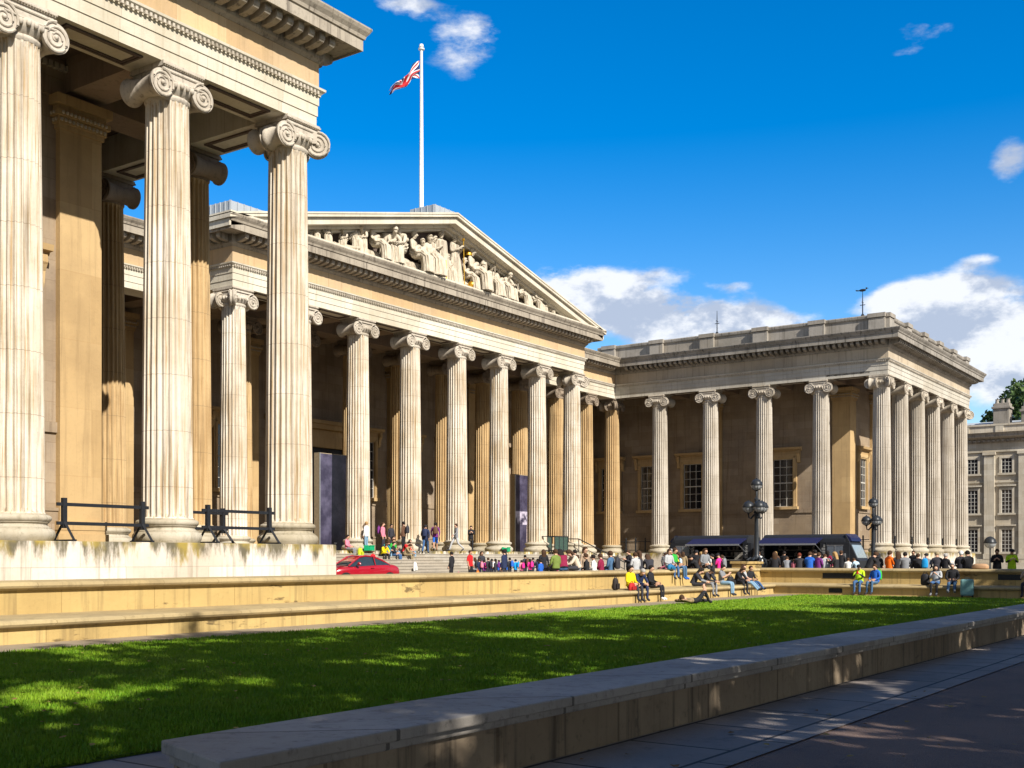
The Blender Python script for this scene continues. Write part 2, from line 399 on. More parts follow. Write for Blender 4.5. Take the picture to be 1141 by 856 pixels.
def anta(parent, x0, x1, y0, y1, top=13.69):
    """square wall pier with base and moulded capital"""
    b = MB(); b.box(x0, x1, y0, y1, .7, 12.7)
    for g, za, zb in ((.16, 0, .3), (.1, .3, .42), (.12, .42, .7), (.06, 12.7, 12.85), (.12, 12.85, 13.05), (.2, 13.05, 13.22), (.1, 13.22, 13.4), (.24, 13.4, top)):
        b.box(x0 - g, x1 + g, y0 - g, y1 + g, za + .002, zb)
    p = b.build('pilaster', M['anta'], parent)
    b = MB()
    for i in range(int((x1 - x0) / .14) + 2):
        b.sphere((x0 - .02 + i * .14, y0 - .13, 12.95), .06, 6); b.sphere((x0 - .02 + i * .14, y0 - .21, 13.14), .06, 6)
    for i in range(int((y1 - y0) / .14) + 2):
        for xx, s in ((x0, -1), (x1, 1)): b.sphere((xx + s * .13, y0 + i * .14, 12.95), .06, 6); b.sphere((xx + s * .21, y0 + i * .14, 13.14), .06, 6)
    b.build('capital_moulding', M['cap'], p)
    return p
# ------------------------------------------------------------------ museum: wings and central block
def beam(parent, *a):
    b = MB(); b.box(*a); b.build('beam', M['beam'], parent)
def soffit_panels(parent, x_or_y, span, horizontal, cols, z=13.715):
    for a, c in cols:
        b = MB()
        m = (a + c) / 2; h = abs(c - a) / 2 - 1.25
        for k, (g, w) in enumerate(((.42, .07), (.33, .05))):
            for s in (-1, 1):
                if horizontal:
                    b.box(m - h + k * .1, m + h - k * .1, x_or_y + s * g - w / 2, x_or_y + s * g + w / 2, z - .05 + k * .015, z + .01)
                    b.box(m + s * (h - k * .1) - w / 2, m + s * (h - k * .1) + w / 2, x_or_y - g - w / 2 + .001, x_or_y + g + w / 2 - .001, z - .049 + k * .015, z + .01)
                else:
                    b.box(x_or_y + s * g - w / 2, x_or_y + s * g + w / 2, m - h + k * .1, m + h - k * .1, z - .05 + k * .015, z + .01)
                    b.box(x_or_y - g - w / 2 + .001, x_or_y + g + w / 2 - .001, m + s * (h - k * .1) - w / 2, m + s * (h - k * .1) + w / 2, z - .049 + k * .015, z + .01)
        b.build('soffit_panel', M['tympanum'], parent)

def wing(sg, label):
    """sg=-1 west wing, +1 east wing"""
    t = thing('museum_wing', label, 'building', (0, 0, 0), 0, 'projecting wings of the museum')
    nS = 4 if sg < 0 else 6
    fx = lambda k: sg * (W + k * SP)
    sy = [D - k * SW for k in range(6)]
    xe = sg * (W + 5 * SP + HW); xi = sg * (W - HW)
    # stylobate
    b = MB()
    if sg < 0: b.box(xe - .5, -W + 1.12, YS - 1.12, 22, -1.9, 0)
    else: b.box(W - 1.12, xe + .4, YS - 1.12, 22, -1.9, 0)
    b.build('plinth', M['plinth'], t, bevel=.02)
    for k in range(nS):
        cap = 'cap'
        if k == 0: cap = 'capE' if sg < 0 else 'capW'
        if k == 5 and sg > 0: cap = 'capE'
        column(t, fx(k), YS, 0, cap, False, sg > 0)
    for k in range(5):
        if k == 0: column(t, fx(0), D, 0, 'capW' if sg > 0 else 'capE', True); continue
        column(t, fx(0), sy[k], PI / 2, 'cap', sg < 0, sg > 0)
    if sg < 0:
        path = [(xe, YS - HW), (xi, YS - HW), (xi, D - HW)]; pre, post = None, (0, D - HW)
    else:
        path = [(xi, D - HW), (xi, YS - HW), (xe, YS - HW), (xe, 20)]; pre, post = (0, D - HW), None
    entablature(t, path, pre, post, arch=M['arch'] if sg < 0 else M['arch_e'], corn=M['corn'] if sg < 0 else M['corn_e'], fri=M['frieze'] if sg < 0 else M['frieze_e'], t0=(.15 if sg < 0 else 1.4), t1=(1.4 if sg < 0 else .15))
    # ceiling, beams and roof
    b = MB()
    xa, xb = sorted((xe - sg * 1.4, xi + sg * 1.4))
    b.box(xa, xb, YS + .66, 21, 14.95, 15.3)
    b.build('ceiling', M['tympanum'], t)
    b = MB(); b.box(xa + .06, xb - .06, YS + .72, 21, 16.2, 17.0); b.build('roof', M['lead'], t)
    for k in range(0, 5):
        if k < nS: beam(t, fx(k) - .66, fx(k) + .66, YS + .725, YC + .3, 13.9, 14.94)
    for k in range(1, 5):
        x0, x1 = sorted((xi + sg * 1.445, sg * (XC + .25))); beam(t, x0, x1, sy[k] - .66, sy[k] + .66, 13.9, 14.94)
    soffit_panels(t, YS, 0, True, [(fx(k), fx(k + 1)) for k in range(nS - 1)])
    soffit_panels(t, fx(0), 0, False, [(sy[k], sy[k + 1]) for k in range(5)])
    # inner building
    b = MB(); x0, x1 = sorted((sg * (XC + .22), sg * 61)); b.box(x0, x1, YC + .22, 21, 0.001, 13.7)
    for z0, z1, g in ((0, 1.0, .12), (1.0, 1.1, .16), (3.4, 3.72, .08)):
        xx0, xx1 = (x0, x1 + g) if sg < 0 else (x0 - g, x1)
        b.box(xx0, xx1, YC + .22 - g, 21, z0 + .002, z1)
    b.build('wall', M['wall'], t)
    b = MB(); x0, x1 = sorted((sg * (XC + .16), sg * 61)); b.box(x0, x1, YC + .16, 21, 13.702, 14.94)
    w = b.build('wall_architrave', M['wall'], t)
    b = MB(); beads(b, [(-60, YC + .1), (-XC - .1, YC + .1)] if sg < 0 else [(XC + .1, YC + .1), (60, YC + .1)], 14.6, .02, .2, .07); b.build('bead_moulding', M['cap'], w)
    xs = sorted((sg * XC, sg * (XC + 1.5)))
    anta(t, xs[0], xs[1], YC, YC + 1.5)
    for y in (-3.75,):
        x0, x1 = sorted((sg * (XC + .02), sg * (XC + 1.0))); anta(t, x0, x1, y, y + 1.55)
    xs = sorted((sg * (XC + 5.9), sg * (XC + 7.4))); anta(t, xs[0], xs[1], YC + .02, YC + 1)
    window(t, (sg * 40.05, YC + .22), 'S')
    for y in (-9.35, -.95, 3.35, 7.55):
        window(t, (sg * (XC + .22), y), 'W' if sg > 0 else 'E')
    if sg > 0:   # parapet with piers
        b = MB()
        PP = [(-.9, ZT - .02), (-.25, ZT - .02), (-.25, 18.05), (-.9, 18.05)]
        path2 = [(xi, 6), (xi, YS - HW), (xe, YS - HW), (xe, 20)]
        b.sweep(path2, [(-.9, ZT - .02), (-.28, ZT - .02), (-.28, 18.12), (-.9, 18.12)])
        pr = b.build('parapet', M['corn2'], t)
        b = MB(); b.sweep(path2, [(-.95, 18.122), (-.22, 18.122), (-.16, 18.2), (-.14, 18.36), (-.2, 18.44), (-.95, 18.46)])
        b.build('coping', M['corn_e'], pr)
        b = MB()
        for k in range(6):
            y = YS - HW + .26 + k * 4.72
            b.box(xi - .02, xi + .5, y + .02, y + 1.25, ZT - .01, 18.11)
            b.box(xi - .1, xi + .7, y - .04, y + 1.33, 18.16, 18.475)
            x = xi + .26 + k * (xe - xi - 1.8) / 5
            b.box(x + .02, x + 1.25, YS - HW - .02, YS - HW + .5, ZT - .01, 18.11)
            b.box(x - .04, x + 1.33, YS - HW - .1, YS - HW + .7, 18.16, 18.475)
        b.build('parapet_pier', M['corn2'], pr)
    return t
M['frieze_e'] = stone('greyed frieze stone', (.56, .47, .35), (.46, .39, .30), (.18, .14, .1), block=(1.9, 3), streak=.55, mottled=.5, joint=.7)  # weathering and grazing side light both put into this grey
M['corn2'] = stone('parapet stone', (.40, .37, .33), (.29, .27, .24), (.10, .085, .07), block=(2.4, 3), streak=.7, mottled=.5, joint=.7)
west = wing(-1, 'near museum wing with tall fluted ionic columns on a mossy pale plinth')
east = wing(1, 'far museum wing with side colonnade and parapet behind the food trucks')

# central block
t = thing('museum_building', 'central museum block with sculpted triangular pediment over eight columns and broad steps', 'building')
main = t
px = 3.5 * SP + HW
for n in range(8):
    x = (n - 3.5) * SP
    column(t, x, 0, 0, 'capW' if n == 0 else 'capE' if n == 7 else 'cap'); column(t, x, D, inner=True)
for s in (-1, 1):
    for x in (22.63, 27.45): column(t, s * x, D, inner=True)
path = [(-W + HW, D - HW), (-px, D - HW), (-px, -HW), (px, -HW), (px, D - HW), (W - HW, D - HW)]
entablature(t, path, (-W + HW, 0 - 10), (W - HW, -10), t0=1.4, t1=1.4, corn=M['corn'])
b = MB()
for (x0, x1, y0, y1) in ((-px + 1.45, px - 1.45, .74, 9.9), (-W + HW + .02, -px + 1.44, D + .75, 9.9), (px - 1.44, W - HW - .02, D + .75, 9.9)): b.box(x0, x1, y0, y1, 14.95, 15.3)
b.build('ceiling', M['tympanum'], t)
for n in range(8):
    x = (n - 3.5) * SP; beam(t, x - .6, x + .6, .725, D - .67, 14.0, 14.94); beam(t, x - .6, x + .6, D + .67, YW + .1, 14.0, 14.94)
for s in (-1, 1):
    for x in (22.63, 27.45): beam(t, s * x - .6, s * x + .6, D + .74, YW + .1, 14.0, 14.94)
beam(t, -px + 1.5, px - 1.5, D - .66, D + .66, 13.73, 14.945)
soffit_panels(t, 0, 0, True, [((n - 3.5) * SP, (n - 2.5) * SP) for n in range(7)])
# stylobate + platform
b = MB(); b.box(-px - .4, px + .4, -1.1, YW + 1, -1.9, 0); b.box(-W + 1.13, -px - .41, D - 1.12, YW + 1, -1.9, -.001); b.box(px + .41, W - 1.13, D - 1.12, YW + 1, -1.9, -.001)
b.build('plinth', M['plinth'], t)
b = MB(); n = 10; rise = -GF / n
for k in range(1, n):
    b.box(-px + .6, px - .6, -1.1 - k * .40, -1.1 - (k - 1) * .40 - .001, GF - .1, -k * rise)
    b.box(-px + .6, px - .6, -1.1 - k * .40 - .03, -1.1 - k * .40, -k * rise - .05, -k * rise - .002)
b.build('steps', M['steps'], t, bevel=.008)
b = MB()
for s in (-1, 1):
    x0, x1 = sorted((s * (px - .6), s * (px + 1.0))); b = MB(); b.box(x0, x1, -5.1, -1.11, GF - .1, -.45); b.box(x0 - .05, x1 + .05, -5.16, -1.112, -.449, -.3)
    b.build('step_side_wall', M['plinth'], t)
# walls
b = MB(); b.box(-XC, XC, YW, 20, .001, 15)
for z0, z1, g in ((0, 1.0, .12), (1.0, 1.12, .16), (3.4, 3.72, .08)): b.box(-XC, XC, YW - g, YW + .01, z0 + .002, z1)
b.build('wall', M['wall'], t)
for i in (1, 2, 3, 4.1, 5.1):
    for s in (-1, 1):
        window(t, (s * (4.15 + (i - 1) * SP), YW), 'S')
for s in (-1, 1):
    for x in (7.37, 17.2): anta(t, s * x - .75, s * x + .75, YW - .36, YW + .02)
# great door
b = MB()
for s in (-1, 1): x0, x1 = sorted((s * 1.75, s * 2.45)); b.box(x0, x1, YW - .35, YW, 0, 7.9)
b.box(-1.75, 1.75, YW - .35, YW, 7.2, 7.9); b.box(-2.45, 2.45, YW - .28, YW, 7.902, 8.4); b.box(-2.9, 2.9, YW - .7, YW, 8.42, 8.75); b.box(-3.05, 3.05, YW - .85, YW, 8.752, 9.0)
dr = b.build('door_surround', M['anta'], t)
b = MB()
for s in (-1, 1):
    for z0, z1 in ((.1, 2.2), (2.4, 4.6), (4.8, 7.0)):
        x0, x1 = sorted((s * .12, s * 1.62)); b.box(x0, x1, YW - .09, YW - .06, z0, z1)
b.box(-1.75, 1.75, YW - .06, YW - .01, 0, 7.2)
b.build('door', M['black'], dr)
# pediment
ex = px + 1.24; hgt = 4.55; sl = hgt / ex
def rake(b, y0, y1, top, bot, xe_):
    # a chevron band, `top` and `bot` measured down from the outer line
    P = lambda x, d: (x, ZT + hgt * (1 - abs(x) / ex) - d)
    pts = [P(-xe_, top), P(0, top), P(xe_, top), P(xe_, bot), P(0, bot), P(-xe_, bot)]
    b.prism(pts, y0, y1, 'y')
b = MB()
rake(b, -HW - 1.24, -.2, 0, .10, ex); rake(b, -HW - 1.20, -.2, .101, .26, ex); rake(b, -HW - 1.02, -.2, .261, .66, ex - .1); rake(b, -HW - .5, -.21, .662, .84, ex - 2.8); rake(b, -HW - .2, -.22, .842, 1.0, ex - 3.8)
b.build('raking_cornice', M['rake'], t)
b = MB(); b.prism([(-ex + 2.5, ZT + .002), (ex - 2.5, ZT + .002), (0, ZT + hgt - .5)], -.32, 0.1, 'y')
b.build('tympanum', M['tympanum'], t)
b = MB(); b.box(-ex + .03, ex - .03, -HW - 1.2, -.33, ZT + .001, ZT + .10); b.build('pediment_ledge', M['rake'], t)
b = MB(); b.prism([(-ex + .3, ZT - .1), (ex - .3, ZT - .1), (0, ZT + hgt - .25)], .11, 16, 'y')
for s in (-1, 1): b.prism([(s * (px + .2), ZT - .1), (s * (W - .5), ZT - .1), (s * (W - .5), ZT + .3), (s * (px + .2), ZT + .9)], D + 1.2, 16, 'y')
b.build('roof', M['lead'], t)
b = MB()
b.box(-14.7, -9, 3, 8, ZT, 19.62); b.box(1.35, 4.3, 1.0, 3.1, ZT + 3, 23.0)
for i in range(12): b.box(-14.7 + i * .5, -14.66 + i * .5, 2.95, 3, 18, 19.63); b.box(-14.75, -14.7, 3 + i * .4, 3.04 + i * .4, 18, 19.63)
for i in range(6): b.box(1.4 + i * .5, 1.44 + i * .5, .96, 1.0, 21, 23.02)
for i in range(4): b.box(1.31, 1.35, 1.1 + i * .5, 1.14 + i * .5, 21, 23.02)
b.build('roof_box', M['lead'], t)

# flagpole with furled flag
t = thing('flagpole', 'tall white flagpole above the pediment', 'flagpole', (1.7, 2.4, 20.6))
b = MB(); b.tube([(0, 0, 0), (0, 0, 6), (0, 0, 13.1)], [.17, .14, .09], 14); b.build('pole', M['white'], t, smooth=True)
b = MB(); b.lathe([(.02, 13.08), (.2, 13.1), (.22, 13.18), (.1, 13.24), (.16, 13.32), (.12, 13.46), (.01, 13.5)], 14); b.build('finial', M['white'], t, smooth=True)
b = MB(); b.tube([(-.13, 0, .3), (-.13, 0, 13)], .012, 5); b.build('halyard', plain((.2, .2, .2)), t)
def flag_mat():
    m, nt, bs = new_mat('union flag cloth')
    uv = nt.nodes.new('ShaderNodeUVMap'); sx = nt.nodes.new('ShaderNodeSeparateXYZ'); L(nt, uv.outputs[0], sx.inputs[0])
    u = math_n(nt, 'SUBTRACT', math_n(nt, 'MULTIPLY', sx.outputs[0], 2), 1); v = math_n(nt, 'SUBTRACT', sx.outputs[1], .5)
    au, av = math_n(nt, 'ABSOLUTE', u), math_n(nt, 'ABSOLUTE', v)
    dg = math_n(nt, 'ABSOLUTE', math_n(nt, 'SUBTRACT', math_n(nt, 'MULTIPLY', au, .5), av))
    dg = math_n(nt, 'MULTIPLY', dg, .894)
    cr = math_n(nt, 'MINIMUM', au, av)
    c = mixc(nt, math_n(nt, 'LESS_THAN', dg, .1), (.004, .012, .09), (.75, .75, .75))
    c = mixc(nt, math_n(nt, 'LESS_THAN', dg, .035), c, (.6, .01, .02))
    c = mixc(nt, math_n(nt, 'LESS_THAN', cr, .167), c, (.5, .5, .52))
    c = mixc(nt, math_n(nt, 'LESS_THAN', cr, .1), c, (.42, .008, .015))
    L(nt, c, bs.inputs['Base Color']); bs.inputs['Roughness'].default_value = .8; return m
def make_flag():
    nu, nv = 40, 20; vs = []; uvs = []
    for j in range(nv + 1):
        for i in range(nu + 1):
            u, v = i / nu, j / nv
            # hoist bunched, fly end drooping away from the camera's left
            l = u * 2.7; sp = (.85 * (1 - u) ** .9 + .28) * (v - .5)
            x = -l * .72 + .05 * math.sin(6 * u * PI); yy = l * .16 + .22 * math.sin(v * 9 + u * 5) * (.2 + u)
            z = -l * .66 + .14 * math.sin(u * 9) + sp + .12 * math.sin(v * 7 + 3 * u)
            vs.append((x, yy, z)); uvs.append((u, v))
    fs = [(j * (nu + 1) + i, j * (nu + 1) + i + 1, (j + 1) * (nu + 1) + i + 1, (j + 1) * (nu + 1) + i) for j in range(nv) for i in range(nu)]
    me = bpy.data.meshes.new('flag'); me.from_pydata(vs, [], fs); uv = me.uv_layers.new(name='UVMap')
    for lp in me.loops: uv.data[lp.index].uv = uvs[lp.vertex_index]
    me.polygons.foreach_set('use_smooth', [True] * len(fs)); me.materials.append(flag_mat())
    o = bpy.data.objects.new('flag', me); COL.objects.link(o); o.location = (1.55, 2.45, 32.3); o.rotation_euler.z = R(-18)
    sd = o.modifiers.new('cloth', 'SOLIDIFY'); sd.thickness = .01
    tag(o, 'union flag hanging half furled from the white flagpole', 'flag')
make_flag()

# parapet finials on the east wing
for x, y, lab, gull in ((W - HW + .45, -17.6, 'thin metal aerial carrying a bird shape near the wing corner', True), (W - HW + .45, -5.4, 'small plain metal aerial midway along the wing parapet', False)):
    b = MB(); b.tube([(0, 0, 0), (0, 0, 1.1), (0, 0, 1.9)], [.05, .04, .02], 6); b.lathe([(.02, 0), (.14, .0), (.1, .1), (.02, .12)], 8); b.box(-.2, .2, -.02, .02, 1.0, 1.05); b.box(-.02, .02, -.2, .2, .8, .85)
    if gull:
        b.sphere((0, 0, 1.98), .11, 10, (1, 2.6, 1)); b.sphere((0, -.3, 2.1), .08, 8); b.prism([(-.36, 2.08), (-.5, 2.06), (-.36, 2.12)], -.02, .02, 'x'); b.prism([(.25, 2.0), (.55, 2.06), (.5, 1.96), (.25, 1.94)], -.05, .05, 'x')
    o = b.build('aerial', M['iron'], None, True, loc=(x, y, 18.5)); tag(o, lab, 'aerial')

# residence range on the far right
t = thing('terrace_building', 'grey stone range with sash windows and chimneys beyond the far wing', 'building')
xr = 74.0
b = MB(); b.box(xr, xr + 14, -48, 26, -1.9, 12.2)
for g, z0, z1 in ((.5, -1.9, -.9), (.35, -.9, -.55), (.12, 7.62, 7.8), (.16, 10.9, 11.1)): b.box(xr - g, xr + .01, -48, 26, z0, z1)
b.build('wall', M['res'], t)
b = MB(); b.prism([(xr + .02, 11.9), (xr - .1, 11.9), (xr - .15, 12.2), (xr - .5, 12.35), (xr - .75, 12.5), (xr - .8, 12.75), (xr - .95, 12.95), (xr + 1, 13.0)], -48, 26, 'y')
for k in range(150): b.box(xr - .42, xr - .1, -47.8 + k * .48, -47.56 + k * .48, 12.02, 12.2)
b.build('cornice', M['corn'], t)
b = MB(); b.box(xr - .3, xr + .2, -48, 26, 13.002, 13.7); b.box(xr - .42, xr + .3, -48, 26, 13.702, 13.9)
for k in range(20): b.box(xr - .4, xr + .25, -47 + k * 3.45, -46.2 + k * 3.45, 13.003, 13.699)
b.build('parapet', M['res'], t)
b = MB(); b.prism([(xr + .6, 12.8), (xr + 13.5, 12.8), (xr + 10, 14.6), (xr + 4, 14.6)], -47, 25, 'y'); b.build('roof', M['lead'], t)
ys = [-16.25 - 3.42 * k for k in range(-4, 8)]
for i, y in enumerate(ys):
    for (z0, z1, hood) in ((.2, 2.6, False), (4.35, 6.85, False), (8.62, 10.2, False)):
        b = MB(); h = .53
        for s in (-1, 1): yy0, yy1 = sorted((s * h, s * (h + .22))); b.box(yy0, yy1, -.14, .02, z0, z1 + .22)
        b.box(-h, h, -.14, .02, z1, z1 + .22); b.box(-h - .35, h + .35, -.26, .02, z0 - .2, z0 - .002)
        if z0 < 5 and z0 > 1 or z0 == .2: b.box(-h - .4, h + .4, -.3, .02, z1 + .36, z1 + .52)
        f = b.build('window', M['res'], t, loc=(xr, y, 0), rz=-PI / 2)
        b = MB(); b.box(-h, h, -.03, .01, z0, z1); b.build('pane', M['glass'], f)
        b = MB()
        for k in range(4): x = -h + 2 * h * k / 3; w_ = .05 if k in (0, 3) else .022; b.box(x - w_, x + w_, -.07, -.031, z0, z1)
        nz = 6 if z0 < 8 else 4
        for k in range(nz + 1): z = z0 + (z1 - z0) * k / nz; b.box(-h + .051, h - .051, -.066, -.032, z - .024, z + .024)
        b.build('sash', M['sash'], f)
    b = MB(); yc = y - 1.71
    b.box(xr - .3, xr + .02, yc - .52, yc + .52, -.55, 10.85); b.box(xr - .38, xr + .02, yc - .6, yc + .6, -.549, 0); b.box(xr - .42, xr + .02, yc - .65, yc + .65, 10.6, 10.9)
    b.build('pilaster', M['res'], t)
for x, y, h in ((xr + 2.2, -18.8, 2.9), (xr + 2.2, -21.6, 2.4)):
    b = MB(); b.box(x - .8, x + .8, y - .8, y + .8, 13, 13.6 + h - .8); b.box(x - .95, x + .95, y - .95, y + .95, 13.6 + h - .8, 13.6 + h - .55); b.box(x - .7, x + .7, y - .8, y + .8, 13.6 + h - .549, 13.6 + h - .2)
    c = b.build('chimney', M['corn2'], t, bevel=.03)
    b = MB()
    for k in range(3): b.lathe([(.2, 0), (.22, .1), (.17, .4), (.22, .5)], 10, (x, y - .55 + k * .55, 13.6 + h - .2))
    b.build('chimney_pot', M['corn2'], c)

# ------------------------------------------------------------------ ground, lawn, benches
def paving(name, a, b_, bw, rh, mort, offs=.5, rough=.8, joint=.35):
    m, nt, bs = new_mat(name)
    tc = nt.nodes.new('ShaderNodeTexCoord'); v = tc.outputs['Object']
    br = nt.nodes.new('ShaderNodeTexBrick'); L(nt, v, br.inputs['Vector']); br.inputs['Scale'].default_value = 1
    br.inputs['Brick Width'].default_value = bw; br.inputs['Row Height'].default_value = rh; br.inputs['Mortar Size'].default_value = mort; br.offset = offs
    br.inputs['Color1'].default_value = (1, 1, 1, 1); br.inputs['Color2'].default_value = (.74, .74, .76, 1); br.inputs['Mortar'].default_value = (joint, joint, joint, 1)
    c = mixc(nt, smooth(nt, noise(nt, v, .6, 5, .6), .35, .65), a, b_)
    c = mixc(nt, smooth(nt, noise(nt, v, 22, 4, .8), .5, .75), c, tuple(x * .7 for x in a))
    c = mixc(nt, math_n(nt, 'MULTIPLY', smooth(nt, noise(nt, v, 1.9, 7, .75), .52, .68), .55), c, tuple(x * .45 for x in a))
    c = mixc(nt, 1.0, c, br.outputs['Color'], 'MULTIPLY')
    L(nt, c, bs.inputs['Base Color']); bs.inputs['Roughness'].default_value = rough
    bp = nt.nodes.new('ShaderNodeBump'); bp.inputs['Strength'].default_value = .5; bp.inputs['Distance'].default_value = .012
    L(nt, noise(nt, v, 60, 3, .7), bp.inputs['Height']); L(nt, bp.outputs[0], bs.inputs['Normal']); return m
def tarmac():
    m, nt, bs = new_mat('reddish tarmac'); tc = nt.nodes.new('ShaderNodeTexCoord'); v = tc.outputs['Object']
    c = mixc(nt, smooth(nt, noise(nt, v, .5, 5, .6), .35, .65), (.20, .13, .10), (.14, .095, .08))
    vo = nt.nodes.new('ShaderNodeTexVoronoi'); vo.inputs['Scale'].default_value = 70; L(nt, v, vo.inputs['Vector'])
    c = mixc(nt, smooth(nt, vo.outputs['Distance'], .1, .5), mixc(nt, .5, c, (.30, .24, .21)), c)
    c = mixc(nt, math_n(nt, 'MULTIPLY', smooth(nt, noise(nt, v, 1.7, 6, .7), .55, .7), .5), c, (.05, .04, .045))
    L(nt, c, bs.inputs['Base Color']); bs.inputs['Roughness'].default_value = .85
    bp = nt.nodes.new('ShaderNodeBump'); bp.inputs['Strength'].default_value = .8; bp.inputs['Distance'].default_value = .01
    L(nt, vo.outputs['Distance'], bp.inputs['Height']); L(nt, bp.outputs[0], bs.inputs['Normal']); return m
def lawn_mat():
    m, nt, bs = new_mat('mown lawn'); tc = nt.nodes.new('ShaderNodeTexCoord'); v = tc.outputs['Object']
    c = mixc(nt, smooth(nt, noise(nt, v, .9, 5, .6), .35, .65), (.12, .25, .008), (.17, .31, .010))
    c = mixc(nt, smooth(nt, noise(nt, v, 30, 4, .8), .4, .7), c, (.05, .12, .006))
    c = mixc(nt, math_n(nt, 'MULTIPLY', smooth(nt, noise(nt, vscale(nt, v, (.25, 1.4, 1)), 2.2, 4, .7), .58, .72), .5), c, (.16, .24, .02))
    L(nt, c, bs.inputs['Base Color']); bs.inputs['Roughness'].default_value = .8; bs.inputs['Specular IOR Level'].default_value = .15
    bp = nt.nodes.new('ShaderNodeBump'); bp.inputs['Strength'].default_value = 1; bp.inputs['Distance'].default_value = .06
    L(nt, noise(nt, v, 26, 5, .8), bp.inputs['Height']); L(nt, bp.outputs[0], bs.inputs['Normal']); return m
MT = tarmac(); MP = paving('york stone flags', (.36, .31, .28), (.28, .245, .22), 1.35, .98, .02, joint=.12)
MF = paving('forecourt flags', (.20, .17, .135), (.16, .135, .11), 1.2, .8, .01); MW = paving('pale path flags', (.38, .30, .20), (.31, .25, .17), 1.3, .9, .01)
def flat(name, x0, x1, y0, y1, z, mat, zb=None):
    b = MB()
    if zb is None: b.add([(x0, y0, z), (x1, y0, z), (x1, y1, z), (x0, y1, z)], [(0, 1, 2, 3)])
    else: b.box(x0, x1, y0, y1, zb, z)
    o = b.build(name, mat); o['kind'] = 'structure'; return o
flat('ground', -900, 900, -900, 900, GL - .012, MT)
flat('pavement', -120, 30, -42.42, -38.2, GL, MP)
flat('path', -120, -8.3, -27.9, -26.1, GL, MW)
flat('path', -9.3, -8.3, -38.2, -27.9, GL + .001, MW)
flat('forecourt', -120, 140, -24.75, 70, GF, MF, -2.6)
flat('forecourt', -6.75, 140, -70, -24.76, GF - .001, MF, -2.6)
flat('lawn', -120, -9.3, -38.2, -27.9, GL + .022, lawn_mat(), GL - .3)

def grass():
    rng = np.random.default_rng(5); n = 230000
    # denser close to the camera
    X0, Y0 = -59.24, -46.165
    ang = rng.uniform(R(4), R(61), n * 3); d = 8.5 + 46 * rng.random(n * 3) ** 1.5
    x = X0 + d * np.cos(ang); y = Y0 + d * np.sin(ang)
    rag = .07 * np.sin(x * 9) * rng.random(len(x)); k = (y > -38.2 - rag) & (y < -27.88 + rag) & (x < -9.28); x = x[k][:n]; y = y[k][:n]; n = len(x)
    h = rng.uniform(.03, .065, n); w = np.minimum(.012, .006 + .00028 * np.hypot(x - X0, y - Y0)); a = rng.uniform(0, 2 * PI, n); ln = rng.uniform(0, .035, n); a2 = rng.uniform(0, 2 * PI, n)
    z = np.full(n, GL + .018)
    v = np.empty((n, 3, 3))
    v[:, 0] = np.stack([x - w * np.cos(a), y - w * np.sin(a), z], 1); v[:, 1] = np.stack([x + w * np.cos(a), y + w * np.sin(a), z], 1)
    v[:, 2] = np.stack([x + ln * np.cos(a2), y + ln * np.sin(a2), z + h], 1)
    me = bpy.data.meshes.new('grass'); me.vertices.add(3 * n); me.vertices.foreach_set('co', v.ravel())
    me.loops.add(3 * n); me.loops.foreach_set('vertex_index', np.arange(3 * n, dtype=np.int32)); me.polygons.add(n); me.polygons.foreach_set('loop_start', np.arange(0, 3 * n, 3, dtype=np.int32))
    me.update(); m, nt, bs = new_mat('grass blade'); tc = nt.nodes.new('ShaderNodeTexCoord')
    c = mixc(nt, smooth(nt, noise(nt, tc.outputs['Object'], 1.3, 5, .7), .35, .65), (.11, .26, .008), (.20, .34, .014))
    c = mixc(nt, math_n(nt, 'MULTIPLY', smooth(nt, noise(nt, tc.outputs['Object'], .35, 6, .75), .5, .7), .45), c, (.22, .26, .05))
    c = mixc(nt, smooth(nt, noise(nt, tc.outputs['Object'], 40, 2, .5), .45, .7), c, (.20, .28, .025))
    L(nt, c, bs.inputs['Base Color']); bs.inputs['Roughness'].default_value = .6; bs.inputs['Specular IOR Level'].default_value = .2
    me.materials.append(m); o = bpy.data.objects.new('grass', me); COL.objects.link(o); o['kind'] = 'stuff'
    tag(o, 'short mown green grass blades covering the lawn', 'grass')
grass()
def litter():
    rng = np.random.default_rng(9); b = MB(); n = 520
    for i in range(n):
        a = rng.uniform(R(2), R(62)); d_ = 5 + 30 * rng.random() ** 1.4; x = -59.24 + d_ * math.cos(a); y = -46.165 + d_ * math.sin(a)
        if y > -27 or (-41.3 < y < -40.2) or x > -9: continue
        z = GL + (.075 if -38.2 < y < -27.9 else .012); s_ = rng.uniform(.018, .042); t_ = rng.uniform(0, 6.28)
        p = [(x + s_ * math.cos(t_ + q) * k, y + s_ * math.sin(t_ + q) * k, z + rng.uniform(0, .018)) for q, k in ((0, 1.3), (1.2, .8), (2.4, 1), (3.6, .6), (5, .9))]
        b.add(p, [(0, 1, 2, 3, 4)], int(rng.integers(0, 2)))
    o = b.build('fallen_leaves', [plain((.22, .12, .04), .8), plain((.30, .22, .06), .8)]); tag(o, 'scattered dry brown leaves on the lawn and pavement', 'leaves', kind='stuff')
litter()

